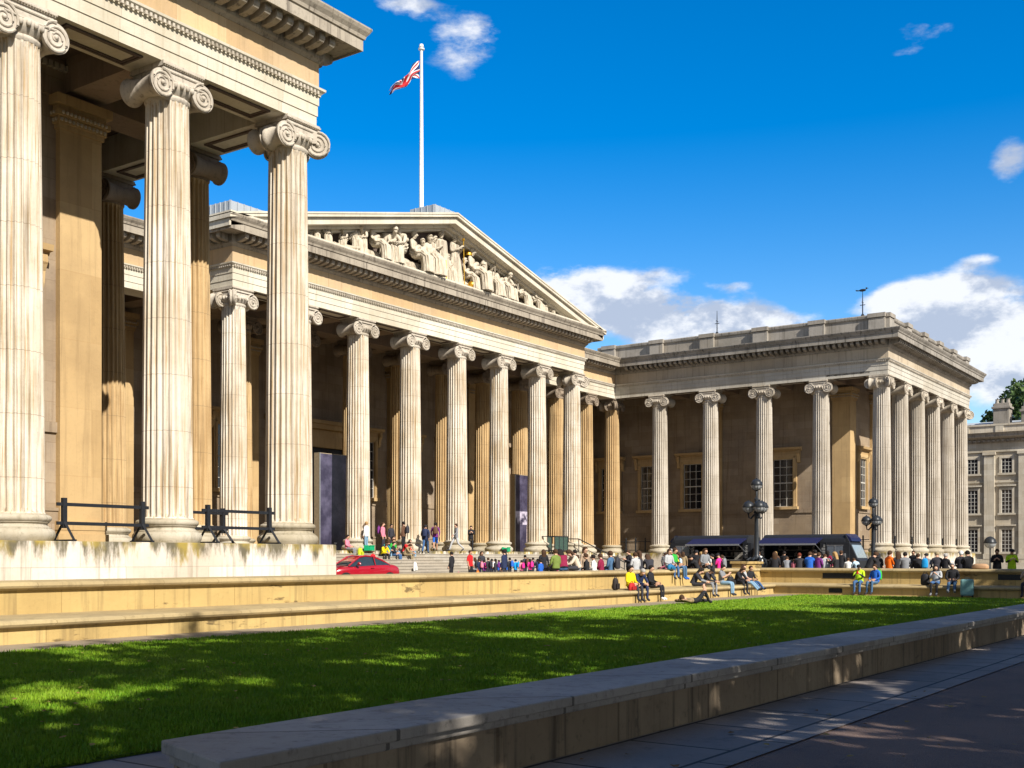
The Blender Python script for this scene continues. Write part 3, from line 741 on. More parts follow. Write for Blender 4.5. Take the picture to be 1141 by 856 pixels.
def bench_profile():
    # offset outward (towards the lawn), z ; two tiers with nosed copings
    lower = [(-1.35, GL - .1), (0, GL - .1), (0, -1.78), (-1.35, -1.78)]
    nose = [(-1.36, -1.779), (.0, -1.779), (.03, -1.75), (.12, -1.745), (.15, -1.70), (.14, -1.65), (.09, -1.625), (-1.36, -1.575)]
    up = [(-1.75, GL - .1), (-1.22, GL - .1), (-1.22, -1.10), (-1.75, -1.10)]
    cop = [(-1.85, -1.099), (-1.22, -1.099), (-1.19, -1.06), (-1.09, -1.05), (-1.06, -1.0), (-1.08, -.94), (-1.13, -.92), (-1.85, -.90)]
    return lower, nose, up, cop
YB, XB = -26.15, -8.3
def bench(name_label, path, pre, post):
    t = thing('bench_wall', name_label, 'bench wall', group='tiered stone bench walls round the lawn')
    lo, no, up, co = bench_profile()
    rear = [(-2.45, GF - .05), (-1.86, GF - .05), (-1.86, -1.18), (-1.852, -1.17), (-1.852, -1.09), (-2.5, -1.09), (-2.5, -1.17), (-2.45, -1.18)]
    for nm, pr, mt in (('rear_seat', rear, M['bench']), ('seat_wall', lo, M['bench']), ('seat', no, M['bench_dark']), ('back_wall', up, M['bench']), ('coping', co, M['bench_dark'])):
        b = MB(); b.sweep(path, pr, pre, post); b.build(nm, mt, t, bevel=.006 if nm == 'coping' else 0)
    return t
north = bench('long sandy two-tier stone bench wall in front of the near wing and steps', [(-110, YB), (XB, YB)], None, (XB, -60))
eastb = bench('two-tier stone bench wall along the far end of the lawn, with dark vents', [(XB, YB), (XB, -37.6)], (-110, YB), None)
for (y0, y1, z0, z1, lx) in ((-29.45, -28.0, -1.36, -1.12, XB + 1.22), (-36.35, -35.45, -1.36, -1.12, XB + 1.22), (-29.3, -28.7, -1.98, -1.80, XB)):
    b = MB(); b.box(lx - .02, lx + .02, y0, y1, z0, z1)
    for k in range(3): b.box(lx - .035, lx - .02, y0 + .03, y1 - .03, z0 + .04 + k * .07, z0 + .06 + k * .07)
    b.build('vent', M['black'], eastb)
b = MB(); b.box(-8.75, -6.95, -25.03, -24.3, -1.58, -.72); b.box(-8.82, -6.88, -25.1, -24.23, -.718, -.6)
tag(b.build('stone_pier', M['bench'], None, bevel=.02), 'square sandy stone pier at the corner of the bench walls', 'pier')
# low wall in the foreground
t = thing('low_wall', 'long low shaded wall with flat grey granite coping in the foreground', 'wall')
b = MB(); b.prism([(-54.72, -41.12), (20, -41.12), (20, -40.42), (-54.5, -40.42)], GL - .1, -1.72, 'z'); b.build('wall_face', M['granite_face'], t)
b = MB(); b.prism([(-54.78, -41.17), (20, -41.17), (20, -40.37), (-54.5, -40.37)], -1.72, -1.66, 'z'); b.prism([(-54.84, -41.22), (20, -41.22), (20, -40.32), (-54.52, -40.32)], -1.659, -1.575, 'z'); b.build('coping', M['granite'], t, bevel=.012)

# ------------------------------------------------------------------ trees
def leaf_mat():
    m, nt, bs = new_mat('leaves'); tc = nt.nodes.new('ShaderNodeTexCoord')
    c = mixc(nt, smooth(nt, noise(nt, tc.outputs['Object'], .7, 4, .6), .35, .65), (.03, .07, .012), (.07, .12, .02))
    L(nt, c, bs.inputs['Base Color']); bs.inputs['Roughness'].default_value = .55; return m
ML = leaf_mat(); MBK = plain((.12, .10, .075), .9, name='bark', var=.3)
def tree(loc, h, rad, seed, label, nl=9000, base=.28, ls=.16, group=None, dens=46, flat_=1.0):
    rs = random.Random(seed); rng = np.random.default_rng(seed)
    t = thing('plane_tree' if rad < 7 else 'tree', label, 'tree', loc, 0, group)
    b = MB(); b.tube([(0, 0, 0), (.1, .05, h * .2), (.05, -.1, h * .45), (0, 0, h * .8)], [h * .03, h * .022, h * .017, h * .004], 10)
    cl = []
    for i in range(dens):
        z = h * (base + (1 - base) * (i + .5) / dens); q = (z / h - base) / (1 - base)
        rr = rad * math.sin(PI * min(1, .12 + q * .86)) ** .6 * rs.uniform(.45, 1.0) * flat_; a = i * 2.4 + rs.uniform(-.4, .4)
        p = Vector((rr * math.cos(a), rr * math.sin(a), z + rs.uniform(-.4, .4))); cl.append(p)
        s = Vector((0, 0, max(h * .16, z - rr * .8)))
        b.tube([s, s.lerp(p, .5) + Vector((0, 0, .3)), p], [h * .008, h * .005, .02], 5)
    b.build('trunk', MBK, t, smooth=True)
    c = np.array([tuple(p) for p in cl]); idx = rng.integers(0, len(cl), nl)
    r = rad * rng.uniform(.16, .36, len(cl))
    dvec = rng.normal(size=(nl, 3)); dvec /= np.linalg.norm(dvec, axis=1)[:, None]
    p = c[idx] + dvec * (r[idx] * rng.random(nl) ** .45)[:, None] * np.array([1, 1, .7])
    u = rng.normal(size=(nl, 3)); u /= np.linalg.norm(u, axis=1)[:, None]; w = np.cross(u, rng.normal(size=(nl, 3))); w /= np.linalg.norm(w, axis=1)[:, None]
    s = ls * rng.uniform(.6, 1.3, nl)[:, None]
    v = np.stack([p - u * s, p + w * s * .6, p + u * s, p - w * s * .6], 1)
    me = bpy.data.meshes.new('crown'); me.vertices.add(4 * nl); me.vertices.foreach_set('co', v.ravel()); me.loops.add(4 * nl); me.loops.foreach_set('vertex_index', np.arange(4 * nl, dtype=np.int32))
    me.polygons.add(nl); me.polygons.foreach_set('loop_start', np.arange(0, 4 * nl, 4, dtype=np.int32)); me.update(); me.materials.append(ML)
    o = bpy.data.objects.new('crown', me); COL.objects.link(o); o.parent = t
    return t
tree((88, -19.5, GF), 21, 6.6, 3, 'dark green leafy tree rising behind the chimneys', 14000, .35, .3, dens=70)
tree((93, -27, GF), 21.5, 7.5, 4, 'dark green leafy tree at the edge beyond the chimneys', 12000, .35, .3, dens=60)
tr_pos = TREES
for i, (x, y, h, r_) in enumerate(tr_pos):
    tree((x, y, GL), h, r_, 20 + i, 'plane tree beside the shaded road', 16000 if x < -36 else 11000, .27, .22, 'plane trees lining the road', 36)

# ------------------------------------------------------------------ street lamps
def globe_mat():
    m, nt, bs = new_mat('lamp globe glass'); bs.inputs['Base Color'].default_value = (.42, .44, .45, 1); bs.inputs['Roughness'].default_value = .12
    bs.inputs['Transmission Weight'].default_value = .25; bs.inputs['Specular IOR Level'].default_value = .9; return m
MG = globe_mat()
def make_lamp():
    t = thing('street_lamp', '', 'street lamp')
    b = MB(); b.lathe([(.45, 0), (.45, .12), (.36, .18), (.36, .5), (.42, .55), (.3, .62), (.22, .8), (.30, .9), (.22, .98), (.14, 1.15), (.125, 2.4), (.11, 3.3), (.16, 3.33), (.16, 3.4), (.1, 3.45), (.08, 3.9), (.12, 3.95), (.12, 4.1), (.06, 4.15), (.05, 4.5), (.02, 4.55)], 20)
    b.build('post', M['iron'], t, smooth=True)
    b = MB()
    for k in range(8):
        a = k * PI / 4; ca, sa = math.cos(a), math.sin(a)
        b.tube([(.3 * ca, .3 * sa, .98), (.5 * ca, .5 * sa, .85), (.55 * ca, .55 * sa, .6), (.45 * ca, .45 * sa, .45), (.52 * ca, .52 * sa, .25), (.6 * ca, .6 * sa, .1), (.55 * ca, .55 * sa, 0)], [.05, .07, .06, .04, .06, .08, .09], 6)
        b.sphere((.56 * ca, .56 * sa, .1), .11, 8); b.sphere((.42 * ca, .42 * sa, .68), .09, 8)
    b.build('ornate_foot', M['iron'], t, smooth=True)
    def globe(x, y, z, r):
        g = MB(); g.sphere((0, 0, 0), r, 20); 
        gl = g.build('globe', MG, t, smooth=True, loc=(x, y, z))
        g = MB(); k = 6; prof = [(r * 1.02 * math.cos(PI / 2 * i / k) if i < k else .03, r * 1.02 * math.sin(PI / 2 * i / k)) for i in range(k + 1)]
        g.lathe(prof + [(.05, r * 1.1), (.02, r * 1.22)], 20)
        g.lathe([(r * 1.01, -.03), (r * 1.09, -.03), (r * 1.09, .03), (r * 1.01, .03)], 24)
        for j in range(10):
            a = 2 * PI * j / 10; g.tube([(r * 1.015 * math.cos(a) * math.cos(e), r * 1.015 * math.sin(a) * math.cos(e), -r * 1.015 * math.sin(e)) for e in (0, .4, .8, 1.2, 1.5)], .011, 4)
        g.lathe([(.02, -r * 1.15), (.08, -r * 1.1), (.1, -r * .97), (.03, -r * .95)], 10)
        g.build('globe_frame', M['iron'], gl, smooth=True)
    globe(0, 0, 4.83, .30)
    b = MB()
    for k in range(3):
        a = R(100) + k * 2 * PI / 3; ca, sa = math.cos(a), math.sin(a)
        b.tube([(.08 * ca, .08 * sa, 3.3), (.3 * ca, .3 * sa, 3.05), (.4 * ca, .4 * sa, 3.1), (.43 * ca, .43 * sa, 3.3)], [.05, .05, .04, .05], 8)
        b.tube([(.08 * ca, .08 * sa, 3.75), (.25 * ca, .25 * sa, 3.7), (.4 * ca, .4 * sa, 3.4)], .025, 6)
        globe(.43 * ca, .43 * sa, 3.66, .31)
    b.build('arm', M['iron'], t, smooth=True)
    return t
l1 = make_lamp(); l1.location = (-.9, -22.3, GF + .35); l1['label'] = 'nearer black street lamp with four globes in front of the two food trucks'
l2 = copy_tree(l1); l2.location = (17.65, -22.75, GF + .1); l2['label'] = 'farther black street lamp with globes beside the corner column of the far wing'
for l, z in ((l1, .35), (l2, .1)):
    l['group'] = 'globe street lamps'
    b = MB(); b.box(-.75, .75, -.75, .75, -z, .0); b.box(-.6, .6, -.6, .6, 0.001, .06); b.build('pedestal', M['plinth'], l)
b = MB(); b.lathe([(.25, 0), (.25, .1), (.12, .2), (.07, .4), (.06, 2.1), (.1, 2.2)], 12); 
t = thing('globe_lamp', 'small globe lamp post at the far plinth corner', 'lamp', (57.9, -21.4, GF)); b.build('post', M['iron'], t, smooth=True)
b = MB(); b.sphere((0, 0, 2.75), .55, 16); b.build('globe', MG, t, smooth=True); b = MB(); b.lathe([(.57, 2.75), (.5, 3.05), (.3, 3.25), (.05, 3.35)], 16); b.lathe([(.55, 2.7), (.6, 2.7), (.6, 2.8), (.55, 2.8)], 16); b.build('cap', M['iron'], t, smooth=True)

# ------------------------------------------------------------------ barriers between columns
def make_barrier(ln):
    t = thing('barrier', '', 'barrier')
    b = MB()
    for z in (.48, .98): b.box(-ln / 2, ln / 2, -.03, .03, z - .045, z + .045)
    b.build('rail', M['black'], t, bevel=.005)
    for s in (-1, 1):
        x = s * (ln / 2 - .22); b = MB(); b.box(x - .06, x + .06, -.06, .06, .35, 1.15); b.build('post', M['black'], t, bevel=.005)
        b = MB()
        for q in (-1, 1):
            b.tube([(x, 0, .55), (x, q * .45, .02)], .045, 4);
        b.box(x - .05, x + .05, -.48, .48, .0, .05); b.build('foot', M['black'], t)
    return t
BG = 'black timber barriers between the columns'
b1 = make_barrier(2.95); b1.location = (-39.6, YS - .5, 0); b1['label'] = 'black timber barrier between the two leftmost columns of the near wing'
b2 = copy_tree(b1); b2.location = (-34.7, YS - .5, 0); b2['label'] = 'black timber barrier beside the corner column of the near wing'
b3 = copy_tree(b1); b3.location = (-35.2, YS + .9, 0); b3.rotation_euler.z = R(8); b3['label'] = 'black timber barrier set just behind another one at the near wing corner'
for q in (b1, b2, b3): q['group'] = BG
def at_rail(p, q, lab, posts):
    t = thing('railing', lab, 'railing'); p, q = Vector(p), Vector(q); b = MB()
    for z in (.25, 1.0): b.tube([p + Vector((0, 0, z)), q + Vector((0, 0, z))], .035, 6)
    b.build('rail', M['iron'], t)
    for k in range(posts):
        c = p.lerp(q, (k + .5) / posts); b = MB(); b.box(c.x - .05, c.x + .05, c.y - .05, c.y + .05, c.z, c.z + 1.25); b.sphere((c.x, c.y, c.z + 1.28), .07, 8)
        b.build('post', M['iron'], t)
    return t
names = ['between the inner corner and first side columns of the far wing', 'between the first and second side columns of the far wing', 'between the second and third side columns of the far wing', 'between the third and fourth side columns of the far wing', 'beside the near corner column of the far wing']
for k in range(5):
    y0, y1 = D - k * SW - .95, D - (k + 1) * SW + .95
    at_rail((W, y0, 0), (W, y1, 0), 'black iron railing ' + names[k], 3)['group'] = 'iron railings on the far plinth'
names = ['first', 'second', 'third', 'fourth', 'last']
for k in range(5):
    at_rail((W + k * SP + .95, YS, 0), (W + (k + 1) * SP - .95, YS, 0), 'black iron railing in the %s gap of the front columns of the far wing' % names[k], 3)['group'] = 'iron railings on the far plinth'
at_rail((38.5, YC - 1.2, 0), (44.5, YC - 1.2, 0), 'black iron railing before the sunlit wall of the far wing', 3)
# handrail down the steps and lift enclosure
t = thing('handrail', 'black handrail sloping down the right end of the steps', 'handrail'); b = MB()
b.tube([(16.4, .1, 1.02), (16.4, -1.1, 1.0), (16.4, -5.0, -.75), (16.4, -5.5, -.75)], .04, 8); b.tube([(16.4, -1.1, .5), (16.4, -5.0, -1.25)], .025, 6); b.build('rail', M['iron'], t)
for y, z in ((.1, 0), (-1.1, 0), (-3, -.7), (-5.0, GF)): b = MB(); b.tube([(16.4, y, z), (16.4, y, z + 1.0 if y > -3 else z + (1.02 if y < -4 else .85))], .035, 6); b.build('post', M['iron'], t)
t = thing('glass_enclosure', 'low enclosure with dark posts and green glass on the steps', 'enclosure', (12.9, -1.0, 0)); b = MB()
for x in (-.9, -.3, .3, .9):
    for y in (-.7, .7): b.box(x - .03, x + .03, y - .03, y + .03, 0, 1.1)
for z in (.08, 1.1):
    for y in (-.7, .7): b.box(-.93, .93, y - .035, y + .035, z, z + .06)
    for x in (-.9, .9): b.box(x - .035, x + .035, -.66, .66, z + .001, z + .059)
b.build('frame', M['iron'], t); b = MB()
for y in (-.7, .7): b.box(-.86, .86, y - .008, y + .008, .15, 1.09)
b.build('glass_panel', plain((.05, .09, .075), .08, 0, .8), t)

# ------------------------------------------------------------------ banner totems
def banner_mat(pic):
    m, nt, bs = new_mat('printed banner'); tc = nt.nodes.new('ShaderNodeTexCoord'); v = tc.outputs['Object']
    n = noise(nt, v, 1.1, 4, .6)
    sx = nt.nodes.new('ShaderNodeSeparateXYZ'); L(nt, v, sx.inputs[0])
    c = mixc(nt, smooth(nt, n, .4, .7), (.035, .03, .06), (.10, .09, .15))
    if pic: c = mixc(nt, math_n(nt, 'MULTIPLY', smooth(nt, n, .45, .6), math_n(nt, 'LESS_THAN', math_n(nt, 'ABSOLUTE', math_n(nt, 'SUBTRACT', sx.outputs[2], 2.6)), .5)), c, (.55, .50, .62))
    L(nt, c, bs.inputs['Base Color']); bs.inputs['Roughness'].default_value = .35; return m
def totem(x, y, lab, pic):
    t = thing('banner_totem', lab, 'banner', (x, y, 0), 0, 'tall dark banner boxes in the portico')
    b = MB(); b.box(-1.4, 1.4, -.22, .22, 0, 5.9); b.build('box', plain((.30, .24, .16), .6), t, bevel=.01)
    b = MB(); b.box(-1.34, 1.34, -.245, -.222, .05, 5.85); b.build('printed_panel', banner_mat(pic), t)
    b = MB(); b.box(-1.41, -1.35, -.26, -.223, 0, 5.9); b.box(1.35, 1.41, -.26, -.223, 0, 5.9); b.build('edge_trim', plain((.5, .52, .5), .3, .6), t)
    if pic:
        b = MB()   # pale domed building on the print
        b.prism([(.15, .1), (.7, .1), (.7, 2.6), (.5, 2.5), (.3, 2.3), (.18, 2.0)], -.249, -.2461, 'y'); b.build('picture', plain((.45, .36, .36), .5, var=.3), t)
        b = MB()
        for i in range(3):
            for j in range(3): b.box(.26 + i * .15, .32 + i * .15, -.2505, -.2492, .4 + j * .5, .7 + j * .5)
        b.build('picture_window', plain((.1, .08, .12), .5), t)
    else:
        b = MB(); b.box(-.12, .12, -.249, -.2461, .42, .5); b.build('picture', plain((.6, .6, .6), .5), t)
    return t
totem(-7.0, 2.4, 'plain dark purple banner box left of the doorway in the portico', False)
totem(14.75, 2.9, 'dark purple banner box with a pale building printed at its foot', True)

# ------------------------------------------------------------------ food trucks (side faces west)
def truck(y0, y1, cab, label):
    """y0 < y1; cab = -1 cab at the south end, +1 at the north end"""
    t = thing('food_truck', label, 'food truck', (14.0, (y0 + y1) / 2, GF), 0, 'black food trucks behind the bench wall')
    h = (y1 - y0) / 2; zt = 2.85; wd = 2.3
    body = MB(); oy0, oy1 = (-h + 1.9, h - .5) if cab < 0 else (-h + .5, h - 1.9)
    prof_top = [(0, 2.3), (.06, 2.55), (.25, 2.75), (.6, 2.85), (wd - .6, 2.85), (wd - .25, 2.75), (wd - .06, 2.55), (wd, 2.3)]
    body.prism(prof_top, -h + .3, h - .3, 'y')                        # rounded roof
    body.box(wd - .06, wd, -h, h, .4, 2.299); body.box(0, wd, -h, h, .35, .45)
    body.box(0, .06, -h + .02, oy0, .45, 2.3); body.box(0, .06, oy1, h - .02, .45, 2.3); body.box(0, .06, oy0, oy1, .45, 1.15)
    body.box(.061, wd - .061, -h if cab > 0 else h - .06, -h + .06 if cab > 0 else h, .45, 2.3)
    ye = cab * h
    # sloping cab nose
    body.prism([(ye, .45), (ye + cab * .55, .5), (ye + cab * .6, 1.15), (ye + cab * .45, 1.25), (ye - cab * .05, 2.35), (ye - cab * .3, 2.84), (ye - cab * .31, .45)], .05, wd - .05, 'x')
    body.build('body', M['black'], t, bevel=.02)
    b = MB(); T = None
    b.prism([(ye + cab * .43, 1.32), (ye + cab * .06, 2.15), (ye + cab * .03, 2.14), (ye + cab * .40, 1.31)], .2, wd - .2, 'x'); b.build('windscreen', plain((.25, .30, .32), .1, 0, .8), t)
    b = MB(); b.prism([(ye - cab * .05, 2.36), (ye - cab * .32, 2.86), (ye - cab * .02, 2.6), (ye + cab * .08, 2.38)], .15, wd - .15, 'x'); b.build('visor', plain((.012, .015, .06), .3), t)
    b = MB(); ya, yb = sorted((ye - cab * .45, ye - cab * 1.45)); b.box(-.012, .0, ya, yb, 1.25, 2.1); b.build('side_window', plain((.12, .14, .17), .08, 0, .8), t)
    b = MB(); b.box(-.03, -.012, ya - .04, yb + .04, 1.2, 1.25); b.box(-.03, -.012, ya - .04, yb + .04, 2.1, 2.14); b.box(-.03, -.012, (ya + yb) / 2 - .02, (ya + yb) / 2 + .02, 1.25, 2.1); b.box(-.16, -.03, ye - cab * .3 - .06, ye - cab * .3 + .06, 1.3, 1.6); b.build('trim', plain((.35, .36, .38), .3, .6), t)
    b = MB()   # awning
    b.prism([(.02, 2.62), (-1.25, 2.22), (-1.25, 2.17), (.02, 2.56)], oy0 - .15, oy1 + .15, 'y'); b.build('awning', plain((.012, .014, .06), .55), t)
    b = MB(); b.box(-1.29, -1.251, oy0 - .15, oy1 + .15, 2.13, 2.24)
    for y in (oy0 - .1, oy1 + .1): b.tube([(-1.2, y, 2.18), (-.02, y, 1.7)], .02, 5)
    b.build('awning_frame', plain((.25, .26, .28), .4, .3), t)
    b = MB(); b.box(-.35, .3, oy0, oy1, 1.151, 1.2); b.build('counter', plain((.35, .34, .32), .3, .5), t)
    b = MB()
    for k in range(2): b.box(wd - .4, wd - .07, oy0 + .2, oy1 - .2, 1.4 + k * .42, 1.44 + k * .42)
    rs = random.Random(int(h * 10))
    for k in range(14):
        y = oy0 + .3 + rs.random() * (oy1 - oy0 - .6); z = rs.choice((1.44, 1.86)); b.box(wd - .35, wd - .2, y, y + .12, z, z + rs.uniform(.12, .3))
    b.box(.9, 1.3, oy0 + .4, oy0 + 1.1, .46, 1.7)
    b.build('shelf', plain((.30, .28, .25), .5, var=.5), t)
    mb = MB(); wr = MB()
    for y in (oy0 - .33, oy1 + .0) if cab > 0 else (oy1 - .0, oy0 - .42):
        mb.box(-.05, -.001, y, y + .42 if y != oy1 else y + .4, 1.2, 2.3)
        mb.box(-.075, -.05, y, y + .03, 1.2, 2.3); mb.box(-.075, -.05, y + .37, y + .4, 1.2, 2.3)
        for k in range(9): wr.box(-.056, -.0501, y + .07, y + .07 + rs.uniform(.1, .26), 1.32 + k * .1, 1.345 + k * .1)
    mb.build('menu_board', M['black'], t); wr.build('chalk_lines', plain((.6, .6, .58), .8), t)
    for y in (-h * .55, h * .6):
        for x in (.08, wd - .3):
            T = Matrix.Translation((x, y, .36)) @ Matrix.Rotation(PI / 2, 4, 'Y')
            w = MB(); w.lathe([(.05, 0), (.34, 0), (.36, .04), (.36, .18), (.34, .22), (.05, .22)], 20, T=T); wo = w.build('wheel', plain((.02, .02, .02), .8), t, smooth=True)
            w = MB(); w.lathe([(.02, -.01), (.2, -.012), (.2, .01), (.02, .01)], 16, T=T); w.build('rim', plain((.4, .4, .42), .3, .8), wo)
    return t
truck(-15.85, -9.9, 1, 'black food truck with navy awning, the farther one left of the nearer lamp')
truck(-22.4, -16.3, -1, 'black food truck with navy awning and rounded cab right of the nearer lamp')

# ------------------------------------------------------------------ red car
def car():
    red = plain((.34, .004, .016), .22, .0, .6, 1.0, .03, 'red car paint')
    t = thing('parked_car', 'glossy red two-door car parked between the mossy plinth and the steps', 'car', (-16.3, -8.0, GF), R(165))
    # x forward; sections (x, zlow, zbelt, half width, crown height)
    secs = [(-2.02, .45, .62, .55), (-1.98, .34, .80, .70), (-1.85, .30, .93, .78), (-1.5, .28, 1.0, .83), (-1.0, .26, 1.0, .86), (-.4, .25, .95, .87), (.3, .25, .92, .87), (.8, .25, .92, .86), (1.2, .26, .90, .83), (1.6, .28, .84, .78), (1.9, .32, .72, .66), (2.03, .42, .58, .5)]
    b = MB(); rs = []
    for x, zl, zb, w in secs:
        half = [(0, zl), (w * .8, zl), (w * .97, zl + .12), (w, (zl + zb) / 2), (w * .97, zb - .08), (w * .86, zb), (w * .5, zb + .035), (0, zb + .05)]
        rs.append([(x, y, z) for y, z in half] + [(x, -y, z) for y, z in half[-2:0:-1]])
    b.rings(rs); body = b.build('body', red, t, smooth=True, angle=60)
    s = body.modifiers.new('round', 'SUBSURF'); s.levels = 1; s.render_levels = 2
    # cabin: dark glass house, then red roof and pillars over it
    cab = [(-1.35, .98, .76), (-.95, 1.22, .68), (-.45, 1.40, .61), (0, 1.44, .6), (.35, 1.38, .61), (.75, 1.14, .68), (1.05, .93, .74)]
    b = MB(); rs = []
    for x, z, w in cab: rs.append([(x, w + .10 * (1 if z > 1.1 else .3), .9), (x, w + .03, (z + .9) / 2), (x, w * .92, z - .03), (x, w * .5, z), (x, -w * .5, z), (x, -w * .92, z - .03), (x, -w - .03, (z + .9) / 2), (x, -w - .10 * (1 if z > 1.1 else .3), .9)])
    b.rings(rs); g = b.build('window_glass', plain((.02, .035, .05), .05, 0, .9), t, smooth=True, angle=60)
    b = MB()
    rs = []
    for x, z, w in cab[1:6]: rs.append([(x, w * .95, z - .04), (x, w * .6, z + .012), (x, 0, z + .03), (x, -w * .6, z + .012), (x, -w * .95, z - .04), (x, 0, z - .05)])
    b.rings(rs)
    for sd in (-1, 1):
        b.tube([(x, sd * (w * .93 + .0), z - .02) for x, z, w in cab], .045, 6)
        b.tube([(-.42, sd * .66, 1.38), (-.5, sd * .72, .95)], .03, 6)
    b.build('roof', red, t, smooth=True, angle=50)
    for sd, lab in ((1, 0), (-1, 1)):
        m_ = MB(); m_.sphere((.62, sd * .98, 1.03), .11, 12, (.8, 1.1, .8)); m_.tube([(.65, sd * .85, .97), (.63, sd * .93, 1.0)], .03, 6); m_.build('wing_mirror', red, t, smooth=True)
        d = MB(); d.box(-.35, -.15, sd * .875 - .02, sd * .875 + .02, .80, .84); dr = d.build('door_handle', red, t, bevel=.008)
        hl = MB(); hl.sphere((1.86, sd * .5, .66), .12, 12, (.6, 1, 1)); hl.build('headlight', plain((.7, .72, .75), .1, 0, .9), t, smooth=True)
        tl = MB(); tl.sphere((-1.93, sd * .56, .74), .1, 12, (.5, 1, 1)); tl.build('tail_light', plain((.3, .01, .01), .2), t, smooth=True)
        for x in (-1.27, 1.27):
            T = Matrix.Translation((x, sd * .80, .31)) @ Matrix.Rotation(PI / 2 * sd, 4, 'X')
            w = MB(); w.lathe([(.05, -.09), (.29, -.1), (.31, -.07), (.31, .07), (.29, .1), (.05, .09)], 22, T=T); wo = w.build('wheel', plain((.02, .02, .02), .85), t, smooth=True)
            w = MB(); w.lathe([(.02, -.105), (.2, -.11), (.2, -.08), (.02, -.08)], 16, T=T); w.build('rim', plain((.5, .5, .52), .25, .9), wo, smooth=True)
car()

# ------------------------------------------------------------------ small things
def bag(name, lab, loc, size, col, rz=0, group=None, cat='bag', strap=True):
    t = thing(name, lab, cat, loc, rz, group); w, d, h = size
    b = MB(); b.rings([[(sx * w / 2 * k, sy * d / 2 * k, z * h) for sx, sy in ((-1, -1), (1, -1), (1, 1), (-1, 1))] for k, z in ((.85, 0), (1, .1), (1.0, .6), (.85, .85), (.5, 1.0))])
    o = b.build('bag_body', plain(col, .7), t, smooth=True, angle=80); o.modifiers.new('r', 'SUBSURF').render_levels = 2
    b = MB(); b.box(-w * .36, w * .36, -d * .62, -d * .45, h * .12, h * .55); b.build('pocket', plain(tuple(c * .8 for c in col), .7), t, bevel=.02)
    if strap: b = MB(); b.tube([(-w * .25, 0, h * .9), (-w * .12, 0, h * 1.12), (w * .12, 0, h * 1.12), (w * .25, 0, h * .9)], .015, 5); b.build('strap', plain(tuple(c * .6 for c in col), .7), t)
    return t
def suitcase():
    t = thing('suitcase', 'pale teal wheeled suitcase standing beside the man in the black puffer jacket', 'suitcase', (-8.8, -34.62, GL + .03), R(95))
    c = plain((.22, .42, .42), .7)
    b = MB(); b.box(-.25, .25, -.16, .16, .06, .74); b.build('shell', c, t, bevel=.07)
    b = MB(); b.box(-.19, .19, -.215, -.16, .13, .38); b.box(-.19, .19, -.205, -.16, .42, .68); b.build('pocket', plain((.26, .47, .46), .7), t, bevel=.03)
    b = MB(); b.box(-.265, .265, -.18, -.165, .395, .41); b.tube([(-.1, 0, .74), (-.08, 0, .79), (.08, 0, .79), (.1, 0, .74)], .015, 5)
    for x in (-.21, .21): b.box(x - .015, x + .015, -.225, -.19, .1, .7)
    b.build('strap', plain((.08, .16, .17), .6), t)
    for x in (-.2, .2):
        for y in (-.12, .12): w = MB(); T = Matrix.Translation((x, y, .04)) @ Matrix.Rotation(PI / 2, 4, 'Y'); w.lathe([(.005, -.015), (.04, -.015), (.04, .015), (.005, .015)], 12, T=T); w.build('wheel', M['black'], t)
suitcase()
bag('backpack', 'small black backpack left alone on the lower bench seat', (-22.4, -25.75, -1.6), (.3, .22, .45), (.025, .02, .02), 0, cat='backpack')
bag('backpack', 'lime yellow backpack on the top step by the person in pink', (-9.1, -1.7, -.35), (.42, .3, .5), (.55, .65, .02), .3, cat='backpack')
bag('handbag', 'red handbag on the bench beside the person in yellow', (-21.85, -26.12, -1.63), (.42, .2, .3), (.42, .02, .02), 0, cat='handbag')
bag('shopping_bag', 'white paper shopping bag on the steps before the seated group', (-6.55, -3.7, -1.225), (.36, .2, .55), (.78, .78, .75), .2, cat='bag')
bag('bag', 'orange bag at the feet of the person in red', (-6.75, -8.35, GF), (.3, .2, .62), (.8, .2, .02), .2, cat='bag')
bag('bag', 'crumpled tan bag on the far bench coping', (-6.85, -34.7, -.91), (.75, .4, .24), (.45, .27, .15), 1.6, cat='bag', strap=False)
bag('bag', 'black bag on the lower bench beside the camera holder', (-8.0, -32.75, -1.6), (.42, .3, .5), (.02, .02, .024), 1.6, cat='bag')
bag('bag', 'blue bag on the bench coping by the person in light grey', (-16.55, -25.05, -.91), (.5, .25, .22), (.02, .16, .34), 0, cat='bag')
bag('bag', 'black camera bag beside the person in pale jeans', (-12.45, -25.85, -1.6), (.5, .3, .38), (.02, .02, .022), 0, cat='bag')
for x, y, z, lab in ((-7.85, -1.3, -.0, 'green plastic crate on the steps by the person in white'), (6.9, -.95, 0, 'green plastic crate at the top of the steps before the portico')):
    t = thing('crate', lab, 'crate', (x, y, z), .3, 'green plastic crates'); g = plain((.01, .38, .16), .4)
    b = MB(); b.box(-.32, .32, -.2, .2, 0, .04)
    for s in (-1, 1): b.box(-.32, .32, s * .18 - .02, s * .18 + .02, .041, .27); b.box(s * .3 - .02, s * .3 + .02, -.159, .159, .041, .27)
    b.build('crate_body', g, t); b = MB()
    for s in (-1, 1): b.box(-.35, .35, s * .2 - .03, s * .2 + .03, .271, .31)
    b.build('rim', g, t)

